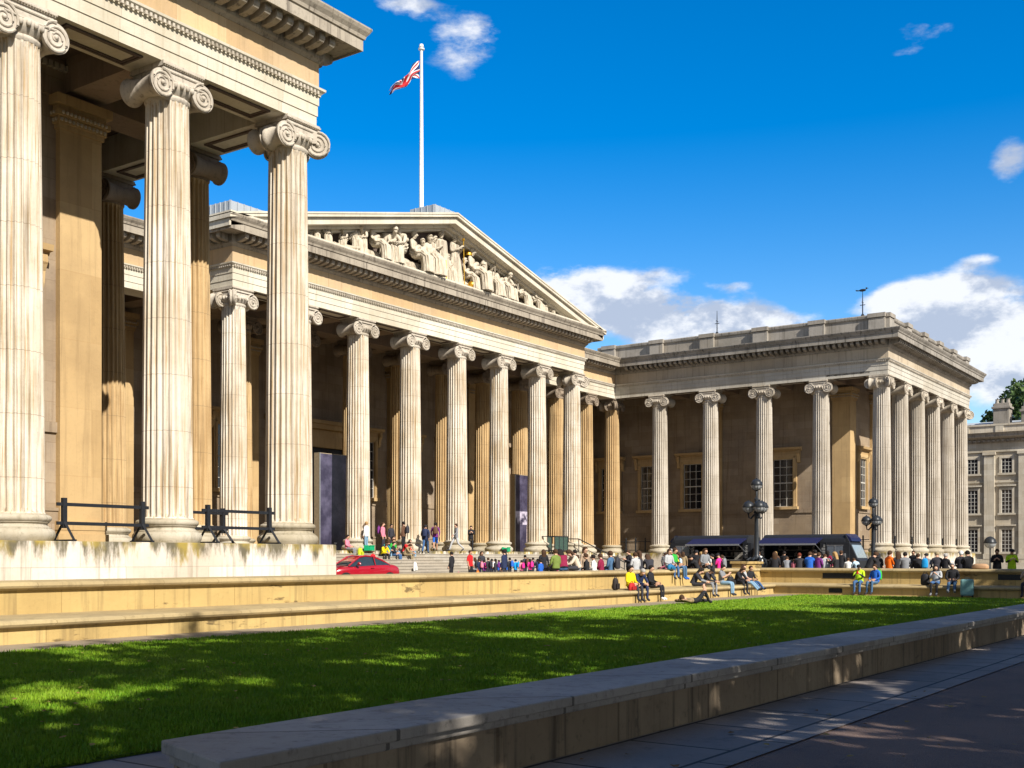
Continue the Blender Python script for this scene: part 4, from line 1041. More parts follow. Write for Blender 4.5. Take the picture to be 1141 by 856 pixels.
# ------------------------------------------------------------------ people
def pose(kind):
    J = {}
    def both(nm, x, y, z): J[nm + 'R'] = (x, y, z); J[nm + 'L'] = (-x, y, z)
    sit = kind in ('sit', 'lean', 'phone', 'stretch')
    if kind in ('stand', 'hold', 'walk', 'stride', 'child'):
        J.update(pel=(0, 0, .94), wst=(0, .01, 1.10), cst=(0, .0, 1.32), nck=(0, -.01, 1.46), sk=(0, .015, 1.55), top=(0, .0, 1.655))
        both('sh', .175, -.01, 1.39); both('hp', .09, 0, .90); both('kn', .10, .02, .49); both('an', .10, -.02, .09); both('to', .12, .15, .035)
        both('el', .245, -.03, 1.12); both('wr', .25, .05, .88); both('pm', .245, .08, .80)
        if kind == 'hold': both('el', .23, .0, 1.12); both('wr', .10, .24, 1.22); both('pm', .06, .29, 1.27); J['sk'] = (0, .03, 1.545); J['top'] = (0, .04, 1.65)
        if kind in ('walk', 'stride'):
            k = 1.0 if kind == 'walk' else 1.35
            J['knR'] = (.10, .20 * k, .50); J['anR'] = (.10, .30 * k, .10); J['toR'] = (.11, .46 * k, .07)
            J['knL'] = (-.10, -.06 * k, .49); J['anL'] = (-.10, -.36 * k, .16); J['toL'] = (-.11, -.22 * k, .035)
            J['elR'] = (.25, -.16, 1.14); J['wrR'] = (.23, -.12, .92); J['pmR'] = (.22, -.10, .85)
            J['elL'] = (-.25, .08, 1.13); J['wrL'] = (-.22, .27, .98); J['pmL'] = (-.2, .33, .94)
        if kind == 'child': both('el', .23, -.02, 1.14); both('wr', .2, .12, 1.0); both('pm', .16, .2, 1.0)
    if sit:
        J.update(pel=(0, 0, .13), wst=(0, -.02, .28), cst=(0, .0, .50), nck=(0, .02, .645), sk=(0, .05, .735), top=(0, .045, .84))
        both('sh', .172, .01, .575); both('hp', .09, .04, .11); both('kn', .12, .47, .12); both('an', .11, .48, -.33); both('to', .13, .63, -.40)
        both('el', .235, .04, .31); both('wr', .15, .27, .22); both('pm', .11, .34, .22)
        if kind == 'lean':
            J.update(wst=(0, .03, .28), cst=(0, .15, .46), nck=(0, .25, .56), sk=(0, .33, .62), top=(0, .39, .71)); both('sh', .172, .17, .52)
            both('el', .2, .36, .27); both('wr', .06, .56, .22); both('pm', .03, .63, .20)
        if kind == 'phone': both('el', .22, .12, .33); both('wr', .09, .33, .46); both('pm', .05, .37, .52); J['sk'] = (0, .07, .73); J['top'] = (0, .09, .83)
        if kind == 'stretch': both('kn', .11, .44, .10); both('an', .12, .78, -.24); both('to', .13, .90, -.14); both('el', .23, .08, .32); both('wr', .14, .3, .22); both('pm', .1, .37, .24)
    if kind == 'lie':   # on the back, head towards -y, hands behind the head, one knee raised
        J.update(pel=(0, 0, .12), wst=(0, -.16, .13), cst=(0, -.38, .15), nck=(0, -.52, .17), sk=(0, -.62, .22), top=(0, -.71, .27))
        both('sh', .17, -.46, .14); both('hp', .09, .05, .11); both('el', .36, -.62, .12); both('wr', .17, -.74, .16); both('pm', .10, -.74, .17)
        J['knR'] = (.12, .40, .46); J['anR'] = (.12, .62, .09); J['toR'] = (.13, .78, .05); J['knL'] = (-.12, .46, .12); J['anL'] = (-.14, .88, .09); J['toL'] = (-.16, .93, .22)
    return J
RAD = dict(pel=.135, wst=.125, cst=.135, nck=.058, sk=.100, top=.100, sh=.078, el=.052, wr=.034, pm=.042, hp=.108, kn=.068, an=.048, to=.048)
EDG = [('pel', 'wst'), ('wst', 'cst'), ('cst', 'nck'), ('nck', 'sk'), ('sk', 'top')] + [(a if a in ('cst', 'pel') else a + s, b + s) for s in 'RL' for a, b in (('cst', 'sh'), ('sh', 'el'), ('el', 'wr'), ('wr', 'pm'), ('pel', 'hp'), ('hp', 'kn'), ('kn', 'an'), ('an', 'to'))]
SEGM = {'sh': 1, 'el': 1, 'wr': 2, 'pm': 0, 'hp': 3, 'kn': 3, 'an': 4, 'to': 5, 'wst': 3, 'cst': 1, 'nck': 1, 'sk': 0, 'top': 0}
def body_mesh(kind):
    J = pose(kind); names = list(J); idx = {n: i for i, n in enumerate(names)}; co = [Vector(J[n]) for n in names]; rad = [RAD[n.rstrip('RL')] if n.rstrip('RL') in RAD else .03 for n in names]
    ed = [(idx[a], idx[b]) for a, b in EDG]; seg = [(a, b, SEGM[b.rstrip('RL')]) for a, b in EDG]
    segs = [(co[idx[a]], co[idx[b]], m) for a, b, m in seg]
    # nose and ears
    sk, top = Vector(J['sk']), Vector(J['top']); up = (top - sk).normalized(); fw = Vector((0, up.z, -up.y)) if kind != 'lie' else Vector((0, -up.z, up.y)) * -1
    if kind == 'lie': fw = Vector((0, -.35, .94))
    def chain(start, pts, rr, m):
        prev = start
        for p, r in zip(pts, rr):
            co.append(p); rad.append(r); ed.append((prev, len(co) - 1)); segs.append((co[prev], p, m)); prev = len(co) - 1
    chain(idx['sk'], [sk + fw * .09 + up * .015, sk + fw * .122 + up * .005], (.034, .015), 0)
    # hands: four curled fingers and a thumb from the side of each palm
    for s in 'RL':
        w, p = Vector(J['wr' + s]), Vector(J['pm' + s]); d = (p - w).normalized(); sgn = 1 if s == 'R' else -1
        side = d.cross(Vector((sgn, 0, .2))).normalized(); cr = d.cross(side).normalized()
        for k, ln in enumerate((.065, .075, .07, .055)):
            o = side * (.026 - .0175 * k)
            chain(idx['pm' + s], [p + o + d * .03, p + o + d * (.03 + ln * .55) + cr * .012, p + o + d * (.03 + ln * .8) + cr * .035], (.0125, .0115, .010), 0)
        chain(idx['wr' + s], [w + d * .03 + side * .035, w + d * .065 + side * .055 + cr * .02], (.014, .012), 0)
    me = bpy.data.meshes.new('sk'); me.from_pydata(co, ed, []); o = bpy.data.objects.new('sk', me); COL.objects.link(o)
    md = o.modifiers.new('s', 'SKIN'); md.use_smooth_shade = True; md.branch_smoothing = .3
    for i, v in enumerate(me.skin_vertices[0].data):
        r = rad[i]; nm = names[i] if i < len(names) else ''
        v.radius = (r * (1.12 if nm in ('cst', 'wst', 'pel') else 1), r * (.78 if nm in ('cst', 'wst', 'pel') else 1)); v.use_root = (nm == 'pel')
        if nm in ('cst', 'wst', 'pel'): v.radius = (r, r * .86)
    sb = o.modifiers.new('u', 'SUBSURF'); sb.levels = 1
    dg = bpy.context.evaluated_depsgraph_get(); dg.update(); out = bpy.data.meshes.new_from_object(o.evaluated_get(dg)); bpy.data.objects.remove(o)
    for i in range(6): out.materials.append(None)
    hem = .06
    for f in out.polygons:
        c = f.center; best, bm_ = 9, 1
        for a, b, m in segs:
            ab = b - a; t_ = max(0, min(1, (c - a).dot(ab) / ab.length_squared)); dd = (c - (a + ab * t_)).length
            r_ = .09 if m == 0 and (a - sk).length < .01 else 0
            if dd - r_ * .3 < best:
                best = dd - r_ * .3; bm_ = m
        f.material_index = bm_; f.use_smooth = True
    out.name = 'person_' + kind
    return out, J, up, fw
BODY = {}
def get_body(k):
    if k not in BODY: BODY[k] = body_mesh(k)
    return BODY[k]
def hair_mesh(kind):
    b = MB(); n = 16
    if kind in ('short', 'long', 'tied'):
        r = .108; k = 7
        rings = []
        for i in range(k + 1):
            th = PI * .62 * i / k; ring = []
            for j in range(n):
                a = 2 * PI * j / n; front = max(0, math.sin(a))
                t2 = th * (1 - .42 * front) * (1.12 if math.sin(a) < 0 else 1); wob = 1 + .035 * math.sin(5 * a + i)
                ring.append((r * .9 * math.sin(t2) * math.cos(a) * wob, r * 1.06 * math.sin(t2) * math.sin(a) * wob - .008, r * 1.02 * math.cos(t2) + .01))
            rings.append(ring)
        b.rings(rings)
    if kind == 'long':
        rs = []
        for z, w, d, yo in ((.06, .1, .06, -.05), (-.02, .115, .07, -.06), (-.12, .12, .06, -.075), (-.22, .11, .05, -.085), (-.32, .085, .035, -.095), (-.38, .04, .015, -.1)):
            rs.append([(w * math.cos(2 * PI * j / n) * (1 + .05 * math.sin(3 * j)), yo + d * math.sin(2 * PI * j / n), z) for j in range(n)])
        b.rings(rs)
    if kind == 'tied': b.sphere((0, -.12, .03), .045, 10); b.tube([(0, -.13, .03), (0, -.17, -.05), (0, -.15, -.17)], [.035, .04, .01], 8)
    if kind == 'cap':
        b.lathe([(.099, -.005), (.103, .03), (.092, .075), (.052, .105), (.01, .112)], 18); b.prism([(-.08, .07), (.08, .07), (.06, .165), (0, .18), (-.06, .165)], -.008, .008, 'z')
    if kind == 'hood':
        rs = []
        for z, w, d, yo in ((.13, .03, .03, -.02), (.11, .08, .09, -.02), (.05, .12, .125, -.02), (-.03, .125, .12, -.03), (-.1, .13, .11, -.03), (-.17, .15, .12, -.03)):
            rs.append([(w * math.cos(2 * PI * j / n), yo + d * math.sin(2 * PI * j / n) * (1 if math.sin(2 * PI * j / n) < 0 else .35), z) for j in range(n)])
        b.rings(rs)
    return b
HM = {}
def hair_data(kind):
    if kind not in HM:
        o = hair_mesh(kind).build('hair', [plain((.02, .015, .01))], smooth=True, angle=80); HM[kind] = o.data; bpy.data.objects.remove(o)
    return HM[kind]
CW = dict(black=(.018, .018, .022), dark=(.035, .035, .045), navy=(.02, .03, .08), grey=(.22, .23, .25), lgrey=(.42, .43, .45), white=(.75, .75, .74), red=(.62, .015, .02), maroon=(.22, .012, .05),
  pink=(.72, .22, .30), hpink=(.80, .03, .28), purple=(.17, .03, .20), blue=(.02, .12, .52), bblue=(.01, .30, .72), denim=(.06, .13, .24), jeans=(.05, .12, .27), pjeans=(.20, .33, .46), lblue=(.42, .58, .72), yellow=(.82, .62, .01), neon=(.50, .78, .02),
  green=(.03, .38, .05), olive=(.16, .22, .05), orange=(.85, .16, .01), cream=(.62, .52, .42), beige=(.42, .31, .22), brown=(.12, .06, .035), teal=(.03, .28, .32), skin=(.58, .34, .23), khaki=(.28, .22, .13), camo=(.30, .22, .12))
HW_ = dict(bk=(.015, .011, .01), br=(.06, .03, .015), fair=(.38, .24, .10), gr=(.35, .34, .33), rd=(.14, .03, .015), w=(.7, .7, .7))
def CM(n): return plain(CW[n] if n in CW else HW_[n], .85, name='cloth ' + n)
SKIN = [plain((.60, .36, .25), .6, name='skin'), plain((.50, .29, .19), .6, name='skin'), plain((.22, .12, .07), .6, name='skin')]
def strip_pack(t, kind, col, sc):
    pass
def person(x, y, z, rz, kind, top, legs, hair, hcol, label, sc=1.0, sleeve=None, shin=None, shoe='dark', pack=None, packlab=None, group=None, tone=None, skirt=None, item=None):
    me, J, up, fw = get_body(kind)
    t = bpy.data.objects.new('person', me); COL.objects.link(t); t.location = (x, y, z); t.rotation_euler.z = R(rz); t.scale = (sc, sc, sc)
    tag(t, label, 'person', group)
    sm = SKIN[tone if tone is not None else (0 if random.random() < .6 else 1)]
    for i, m in enumerate((sm, CM(top), CM(sleeve or top) if sleeve != 'skin' else sm, CM(legs), (CM(shin or legs) if shin != 'skin' else sm), CM(shoe))):
        t.material_slots[i].link = 'OBJECT'; t.material_slots[i].material = m
    h = bpy.data.objects.new('cap' if hair == 'cap' else 'hood' if hair == 'hood' else 'hair', hair_data(hair)); COL.objects.link(h); h.parent = t
    h.material_slots[0].link = 'OBJECT'; h.material_slots[0].material = CM(hcol)
    hc = (Vector(J['sk']) + Vector(J['top'])) / 2; X = Vector((1, 0, 0)); Z = up if kind != 'lie' else Vector((0, -.94, .34)); Y = Z.cross(X)
    if kind == 'lie': Y = Vector((0, .34, .94))
    Mx = Matrix((X, Y, Z)).transposed().to_4x4(); Mx.translation = hc; h.matrix_local = Mx
    # collar / jacket hem so that clothes read as clothes
    b = MB()
    pe, ws, cs = Vector(J['pel']), Vector(J['wst']), Vector(J['cst'])
    key = (kind, skirt)
    if kind != 'lie':
        if key not in HM:
            up2 = (cs - pe).normalized(); s2 = Vector((1, 0, 0)); f2 = up2.cross(s2) * -1; rings = []
            low = -.10 if kind in ('stand', 'hold', 'walk', 'stride', 'child') else .0
            prof = [(low, 1.02), (low + .03, 1.06), (.08, .98), (.2, .95), (.33, .99), (.42, .9)]
            if skirt: prof[0] = (-.42, 1.5) if low < 0 else (low, 1.1)
            for d, k in prof:
                c = pe + up2 * d; rings.append([c + s2 * (.172 * k * math.cos(2 * PI * j / 18)) + f2 * (.126 * k * math.sin(2 * PI * j / 18) * (1 + .03 * math.sin(4 * j))) for j in range(18)])
            b.rings(rings, caps=False); o = b.build('jacket', [CM('dark')], smooth=True, angle=80); HM[key] = o.data; bpy.data.objects.remove(o)
        j = bpy.data.objects.new('dress' if skirt else 'top', HM[key]); COL.objects.link(j); j.parent = t
        j.material_slots[0].link = 'OBJECT'; j.material_slots[0].material = CM(top)
    if pack:
        sit = kind in ('sit', 'lean', 'phone', 'stretch'); back = cs - Vector((0, .27 if not kind == 'lean' else .22, .30))
        q = Matrix.Rotation(R(rz), 4, 'Z') @ (back * sc)
        pk = bag('backpack', packlab or ('%s backpack worn by the %s' % (pack, ' '.join(label.split()[:11]))), (x + q.x, y + q.y, z + q.z), (.32 * sc, .2 * sc, .46 * sc), CW[pack], R(rz) + PI, cat='backpack')
        if group: pk['group'] = 'backpacks of ' + group
    return t
PEOPLE = []
def P_(x, y, z, rz, *a, **k):
    if len(a) > 6: k['sc'] = a[6]; a = a[:6]
    # people facing the forecourt sit on the rear seat of the bench walls
    away_n = x < -9 and -24.67 < y < -23.9 and abs(rz) < 75 and x > -20 and abs(z + .95) < .25
    away_e = -6.81 < x < -4.55 and y > -34.6 and a[0] in ('sit', 'lean', 'phone') and y < -25
    if away_n: y = -24.02 + random.uniform(-.03, .04); z = -1.07
    if away_e: x = -6.12 + random.uniform(-.03, .04); z = -1.07
    if away_n or away_e:
        rz += random.uniform(-14, 14); k['sc'] = k.get('sc', 1) * random.uniform(.93, 1.06)
    person(x, y, z, rz, *a, **k)
STC = YB + .32; TPN = -24.66; TPE = -6.80; STE = XB + .32
ZS, ZC = -1.605, -.912
# --- lower seat, north bench (face south = 180)
P_(-21.45, STC, ZS, 168, 'sit', 'yellow', 'dark', 'tied', 'bk', 'person in bright yellow jacket seated on the lower bench')
P_(-20.85, STC, ZS, 150, 'lean', 'navy', 'navy', 'short', 'gr', 'grey-haired person in navy coat seated beside the one in yellow')
P_(-19.85, STC, ZS, 188, 'sit', 'black', 'black', 'short', 'bk', 'person in open black jacket and white trainers on the lower bench', shoe='white', sleeve='black')
P_(-16.15, STC, ZS, 195, 'lean', 'dark', 'dark', 'long', 'bk', 'long-haired person in dark top with bare legs leaning forward on the lower bench', shin='skin', sleeve='grey')
P_(-15.0, STC, ZS, 170, 'lean', 'dark', 'grey', 'cap', 'black', 'person in dark grey clothes and black cap on the lower bench')
P_(-13.35, STC, ZS, 185, 'phone', 'grey', 'pjeans', 'short', 'bk', 'person in grey top and pale blue jeans looking at a phone', sleeve='skin')
P_(-11.75, STC, ZS, 165, 'lean', 'black', 'black', 'long', 'br', 'long-haired person in black hunched on the lower bench near the pier', sleeve='black')
P_(-11.1, STC, ZS, 180, 'stretch', 'lgrey', 'pjeans', 'long', 'br', 'person in striped pale top with pale jeans stretched out on the lower bench', sleeve='skin', shoe='black')
P_(-10.25, STC, ZS, 160, 'stretch', 'black', 'jeans', 'short', 'br', 'youngster in black jacket and blue jeans nearest the pier on the lower bench', .92)
# --- lying on the lawn
P_(-21.85, -28.6, GL + .03, -105, 'lie', 'camo', 'black', 'short', 'br', 'person in beige top lying on the lawn with one knee raised', shoe='black', tone=0)
# --- top of the north bench
P_(-24.7, TPN, ZC, -20, 'sit', 'olive', 'dark', 'short', 'br', 'youngster in olive green top seated on the bench coping', .88)
P_(-24.2, TPN, ZC, -35, 'lean', 'maroon', 'jeans', 'long', 'bk', 'long-haired person in maroon hoodie seated on the bench coping', 1.02)
P_(-23.2, TPN, ZC, 55, 'lean', 'cream', 'dark', 'long', 'br', 'long-haired person in cream cardigan seated on the bench coping')
P_(-22.15, -24.02, -1.07, 0, 'sit', 'grey', 'dark', 'short', 'br', 'person in grey jacket low behind the bench coping', .84)
P_(-21.5, -24.02, -1.07, 30, 'sit', 'black', 'black', 'short', 'br', 'person in black dress low behind the bench coping', .9, shin='skin')
P_(-20.95, -24.02, -1.07, 20, 'sit', 'white', 'jeans', 'short', 'bk', 'person in white shirt low behind the bench coping', .85)
P_(-20.4, -24.02, -1.07, 10, 'sit', 'maroon', 'white', 'short', 'br', 'person in dark red top with pale trousers just behind the bench coping', .9)
P_(-19.55, TPN, ZC, -10, 'sit', 'denim', 'jeans', 'short', 'br', 'person in blue denim jacket on the coping beside the tall woman in beige', pack='dark')
P_(-18.95, TPN + 2.2, GF, 170, 'stand', 'beige', 'jeans', 'long', 'br', 'long-haired person in beige coat standing behind the bench wall', 1.03)
P_(-17.9, TPN + 5, GF, 0, 'child', 'blue', 'dark', 'short', 'bk', 'child in blue behind the bench coping near the woman in beige', .74)
P_(-17.35, TPN + 4.6, GF, 0, 'child', 'hpink', 'dark', 'short', 'bk', 'child in bright pink next to the child in blue', .68)
P_(-17.65, TPN, ZC, -15, 'sit', 'lgrey', 'dark', 'short', 'br', 'person in pale grey hoodie seated on the bench coping')
P_(-17.25, TPN + .5, -1.0, 15, 'sit', 'dark', 'dark', 'long', 'br', 'long-haired person in dark top just behind the grey hoodie')
P_(-16.3, TPN, ZC, -40, 'lean', 'dark', 'dark', 'long', 'br', 'brown-haired person in dark cardigan leaning on the bench coping')
P_(-15.95, TPN, ZC, 160, 'sit', 'lgrey', 'jeans', 'short', 'br', 'person in pale top seated facing the lawn behind the blue bag', .95)
P_(-15.45, TPN, ZC, 185, 'sit', 'green', 'denim', 'short', 'br', 'person in green and black jacket with legs dangling from the coping', sleeve='black', shoe='blue')
P_(-14.75, TPN, ZC, 20, 'sit', 'pink', 'dark', 'long', 'br', 'person in pale pink jacket on the coping', .95)
P_(-14.35, TPN + .4, -.95, 0, 'sit', 'red', 'dark', 'short', 'br', 'person in red with a yellow bag on the coping', .95, pack='yellow', packlab='yellow bag on the back of the person in red')
P_(-13.65, TPN, ZC, 40, 'sit', 'lblue', 'lblue', 'long', 'br', 'long-haired person in pale blue shirt seated on the coping')
P_(-13.1, TPN + 1.3, GF, 60, 'stand', 'dark', 'dark', 'short', 'gr', 'grey-haired person in dark t-shirt standing behind the coping', 1.0, sleeve='skin')
P_(-12.45, TPN, ZC, 150, 'sit', 'grey', 'dark', 'long', 'br', 'long brown-haired person in grey top behind the coping')
P_(-11.8, TPN, ZC, 10, 'lean', 'black', 'black', 'short', 'bk', 'person all in black crouched on the coping')
P_(-11.35, TPN + .5, -.85, 10, 'sit', 'brown', 'dark', 'long', 'fair', 'blonde person in dark brown top behind the coping')
P_(-10.85, TPN, ZC, -30, 'phone', 'white', 'dark', 'long', 'bk', 'black-haired person in white top on the coping')
P_(-10.15, TPN + .5, -.9, 50, 'sit', 'black', 'dark', 'short', 'bk', 'dark-haired person in black behind the white top', .95)
P_(-9.55, TPN, ZC, -10, 'phone', 'hpink', 'dark', 'cap', 'black', 'person in pink t-shirt and black cap beside the pier', sleeve='skin', tone=1, pack='grey')
P_(-9.1, TPN + .6, -.9, 30, 'sit', 'grey', 'dark', 'short', 'br', 'person in grey by the pier behind the pink t-shirt', .9)
# --- lower seat, east bench (face west = 90)
P_(STE, -29.95, ZS, 95, 'phone', 'neon', 'jeans', 'cap', 'black', 'person in neon yellow top and black cap holding a red cup', sleeve='dark')
P_(STE, -30.65, ZS, 75, 'sit', 'blue', 'denim', 'short', 'br', 'person in bright blue jacket on the far lower bench', pack='green', packlab='green and black backpack on the person in bright blue')
P_(STE, -33.2, ZS, 92, 'phone', 'lgrey', 'jeans', 'hood', 'dark', 'person in pale grey coat holding a camera on the far lower bench', shin='black', shoe='grey')
P_(STE, -33.85, ZS, 100, 'stretch', 'black', 'denim', 'short', 'gr', 'large man in black puffer jacket and jeans by the teal suitcase', 1.08, shoe='grey')
P_(STE, -36.75, ZS, 90, 'phone', 'beige', 'dark', 'short', 'bk', 'person in beige at the very end of the far lower bench')
# --- top of the east bench and behind it
E_ = [(-25.35, 0, 'sit', -80, 'black', 'black', 'long', 'br', 'long brown-haired person in black beside the pier on the far coping', {}),
 (-25.95, 1.2, 'lean', -60, 'grey', 'dark', 'short', 'br', 'person in grey leaning low on the far coping', {'sc': .9}),
 (-26.28, 1.2, 'sit', -100, 'pink', 'dark', 'short', 'br', 'small child in pink behind the far coping', {'sc': .62}),
 (-26.55, 0, 'sit', -90, 'dark', 'dark', 'short', 'rd', 'red-haired person in dark jacket on the far coping', {}),
 (-27.05, .5, 'phone', -75, 'blue', 'dark', 'short', 'br', 'person in blue jacket drinking on the far coping', {'sc': 1.03}),
 (-27.45, .1, 'sit', -110, 'purple', 'dark', 'short', 'br', 'person in plum top next to the blue jacket on the far coping', {}),
 (-27.85, 0, 'lean', -60, 'lgrey', 'dark', 'short', 'br', 'person in pale grey jacket bending on the far coping', {}),
 (-28.3, 0, 'phone', -20, 'black', 'black', 'long', 'fair', 'blonde person in black jacket on the far coping', {}),
 (-28.85, 1.2, 'sit', -90, 'white', 'dark', 'short', 'br', 'child in white behind the far coping', {'sc': .68}),
 (-29.3, .9, 'lean', -40, 'lblue', 'dark', 'short', 'br', 'youngster in pale blue shirt bending by the far coping', {'sc': .8}),
 (-29.75, .8, 'lean', -120, 'black', 'black', 'short', 'br', 'person in shiny black leather jacket bending left of the orange jacket', {'sc': 1.1}),
 (-30.15, 0, 'lean', -70, 'black', 'black', 'hood', 'black', 'person in hooded black jacket on the far coping', {'sc': 1.05}),
 (-30.7, .5, 'sit', -110, 'orange', 'black', 'short', 'br', 'person in orange and black jacket on the far coping', {'sleeve': 'black', 'sc': 1.05}),
 (-31.1, 0, 'phone', -60, 'dark', 'dark', 'long', 'br', 'long-haired person in dark jacket right of the orange jacket', {}),
 (-31.4, .4, 'sit', -80, 'grey', 'dark', 'short', 'bk', 'black-haired person in grey jacket right of the lamp', {'sc': 1.05}),
 (-31.95, 0, 'sit', -80, 'black', 'black', 'short', 'br', 'person in black left of the blue backpack', {}),
 (-32.3, .3, 'sit', -90, 'grey', 'dark', 'cap', 'black', 'person in grey wearing a cap and a big blue backpack', {'pack': 'bblue', 'packlab': 'big bright blue backpack on the person in grey'}),
 (-32.75, 0, 'sit', -80, 'dark', 'dark', 'cap', 'khaki', 'person in dark jacket and khaki cap on the far coping', {}),
 (-33.1, .2, 'sit', -100, 'black', 'dark', 'short', 'gr', 'grey-haired person in black jacket on the far coping', {}),
 (-33.75, 0, 'sit', -90, 'dark', 'dark', 'short', 'w', 'white-haired person in dark jacket on the far coping', {}),
 (-34.05, .5, 'phone', -50, 'black', 'black', 'short', 'bk', 'person in black sunglasses and jacket reading on the far coping', {'sc': 1.05})]
for y, dx, kd, rz, tp, lg, hr, hc, lab, kw in E_: P_(TPE + dx, y, ZC - (.2 if dx > 1 else 0), rz, kd, tp, lg, hr, hc, lab, **kw)
P_(-4.6, -34.9, GF, 100, 'hold', 'black', 'black', 'short', 'br', 'man in dark suit and pale blue shirt standing behind the far wall')
P_(-4.6, -35.5, GF, 110, 'hold', 'neon', 'black', 'cap', 'black', 'officer in hi-vis yellow vest and black cap', sleeve='black')
# --- crowd by the trucks
for i, (x, y, rz, tp, hr, hc, lab) in enumerate([(9.5, -18.2, -95, 'white', 'short', 'br', 'person in white queueing at the nearer-lamp food truck'), (9.2, -19.4, -80, 'brown', 'long', 'fair', 'blonde person in brown queueing at the food truck'), (9.8, -14.5, -100, 'dark', 'short', 'bk', 'dark-clothed person queueing at the farther food truck'), (9.0, -13.3, -70, 'camo', 'long', 'br', 'person in tan queueing at the farther food truck'),
      (9.4, -11.8, -95, 'lgrey', 'short', 'gr', 'grey-haired person in pale top at the farther food truck'), (7.5, -20.6, -90, 'black', 'short', 'bk', 'person in black between lamp and food truck cab'), (16.8, -18.8, 95, 'lgrey', 'cap', 'black', 'server in pale top and black cap inside the food truck'), (16.8, -12.8, 95, 'black', 'short', 'br', 'server in black inside the farther food truck')]):
    P_(x, y, GF + (.45 if x > 14.5 and x < 17 else 0), rz, 'hold' if x > 14 else 'stand', tp, 'dark', hr, hc, lab)
for i, (x, y, rz, kd, tp, hr, hc, lab) in enumerate([(-3.0, -26.2, -60, 'stand', 'black', 'short', 'bk', 'person in black standing just behind the far bench right of the pier'), (-1.5, -25.6, 120, 'hold', 'dark', 'long', 'br', 'long-haired person in dark top by the nearer lamp foot'),
      (1.5, -26.0, -90, 'stand', 'black', 'short', 'br', 'person in black between the red-haired sitter and the food truck'), (3.5, -24.6, -100, 'stand', 'maroon', 'long', 'bk', 'long-haired person in dark red walking to the food truck'), (2.2, -27.6, 60, 'hold', 'dark', 'short', 'bk', 'dark-haired person standing behind the pale grey jacket'),
      (5.5, -28.6, 100, 'stand', 'black', 'short', 'br', 'person in black in front of the food truck cab'), (-11.5, -17.5, 20, 'stand', 'dark', 'short', 'bk', 'dark-clad person standing far behind the white top'), (-13.5, -17.0, -30, 'stand', 'black', 'long', 'br', 'long-haired person in black far behind the pale blue shirt'),
      (-8.5, -18.8, 60, 'hold', 'dark', 'short', 'br', 'person in dark coat standing beyond the pier'), (-15.3, -16.0, 10, 'stand', 'navy', 'short', 'bk', 'person in navy standing beyond the green jacket'), (-5.5, -21.0, -70, 'stand', 'black', 'cap', 'black', 'person in black cap and coat between pier and nearer lamp'),
      (1.6, -4.5, 20, 'stand', 'black', 'short', 'bk', 'teacher in black standing on the lower steps behind the school group'), (-3.5, -6.3, 160, 'stand', 'dark', 'long', 'br', 'long-haired adult in dark coat among the school children'), (7.5, -4.18, 200, 'sit', 'dark', 'short', 'bk', 'person in dark clothes seated low on the steps right of the school group'),
      (9.8, -4.18, 170, 'sit', 'black', 'long', 'br', 'long-haired person in black seated low on the steps near the handrail')]):
    P_(x, y, GF + (.35 if kd == 'sit' else .175 if y > -5 and x < 3 and x > 1 else 0), rz, kd, tp, 'dark', hr, hc, lab)
# --- portico steps and platform
RS = 1.75 / 10
P_(-9.45, -1.0, -.0, 200, 'sit', 'pink', 'grey', 'short', 'bk', 'person in pink shirt seated at the column foot above the car')
P_(-9.0, -2.58, -.7, 180, 'sit', 'red', 'dark', 'short', 'br', 'child in red seated on the steps above the car', .75)
P_(-7.65, -.9, 0, 10, 'stand', 'white', 'pjeans', 'short', 'fair', 'person in white t-shirt and blue jeans seen from behind at the top step', 1.0, sleeve='white')
P_(-5.9, -.7, 0, 200, 'stand', 'pink', 'dark', 'short', 'br', 'person in pink with purple backpack standing behind the seated group', 1.0, pack='purple')
g = 'group seated on the portico steps'
for x, st, rz, kd, tp, lg, hc, sl, lab in [(-7.1, 2, 160, 'lean', 'yellow', 'black', 'br', None, 'person in mustard and black at the left of the seated step group'), (-6.6, 1, 185, 'lean', 'teal', 'pjeans', 'br', None, 'person in teal seated on the steps'),
        (-6.2, 2, 200, 'sit', 'black', 'jeans', 'bk', None, 'person in black in the middle of the seated step group'), (-5.75, 1, 170, 'sit', 'green', 'pjeans', 'br', 'skin', 'person in green seated on the steps'), (-5.3, 0, 180, 'sit', 'dark', 'dark', 'bk', None, 'person in dark clothes at the back of the step group'),
        (-5.1, 2, 200, 'lean', 'camo', 'khaki', 'br', None, 'person in patterned tan top seated on the steps'), (-4.7, 1, 190, 'lean', 'red', 'white', 'bk', None, 'person in red seated on the steps'), (-4.15, 1, 160, 'sit', 'beige', 'pjeans', 'br', None, 'person in beige at the right of the seated step group')]:
    P_(x, -1.1 - st * .4 - .1 + .25, -st * RS, rz, kd, tp, lg, 'short', hc, lab, .98, sleeve=sl, group=g)
P_(-4.95, -.55, 0, 170, 'stand', 'dark', 'black', 'short', 'bk', 'person in black standing by the column behind the seated group', .95)
P_(-4.2, -.9, 0, 10, 'stand', 'brown', 'black', 'short', 'bk', 'person in brown jacket standing right of the seated group', 1.05, pack='dark')
P_(-2.8, -1.5, -.175, -60, 'stride', 'navy', 'jeans', 'cap', 'black', 'person in dark blue walking along the top step', 1.05, pack='navy')
P_(-1.15, -1.0, -.0, -50, 'stride', 'purple', 'blue', 'short', 'bk', 'person in purple top and blue shorts walking on the top step', 1.06, shin='skin', pack='brown')
P_(1.05, -1.0, 0, 60, 'stride', 'grey', 'lgrey', 'short', 'br', 'person in grey hoodie and pale trousers striding on the top step', 1.05)
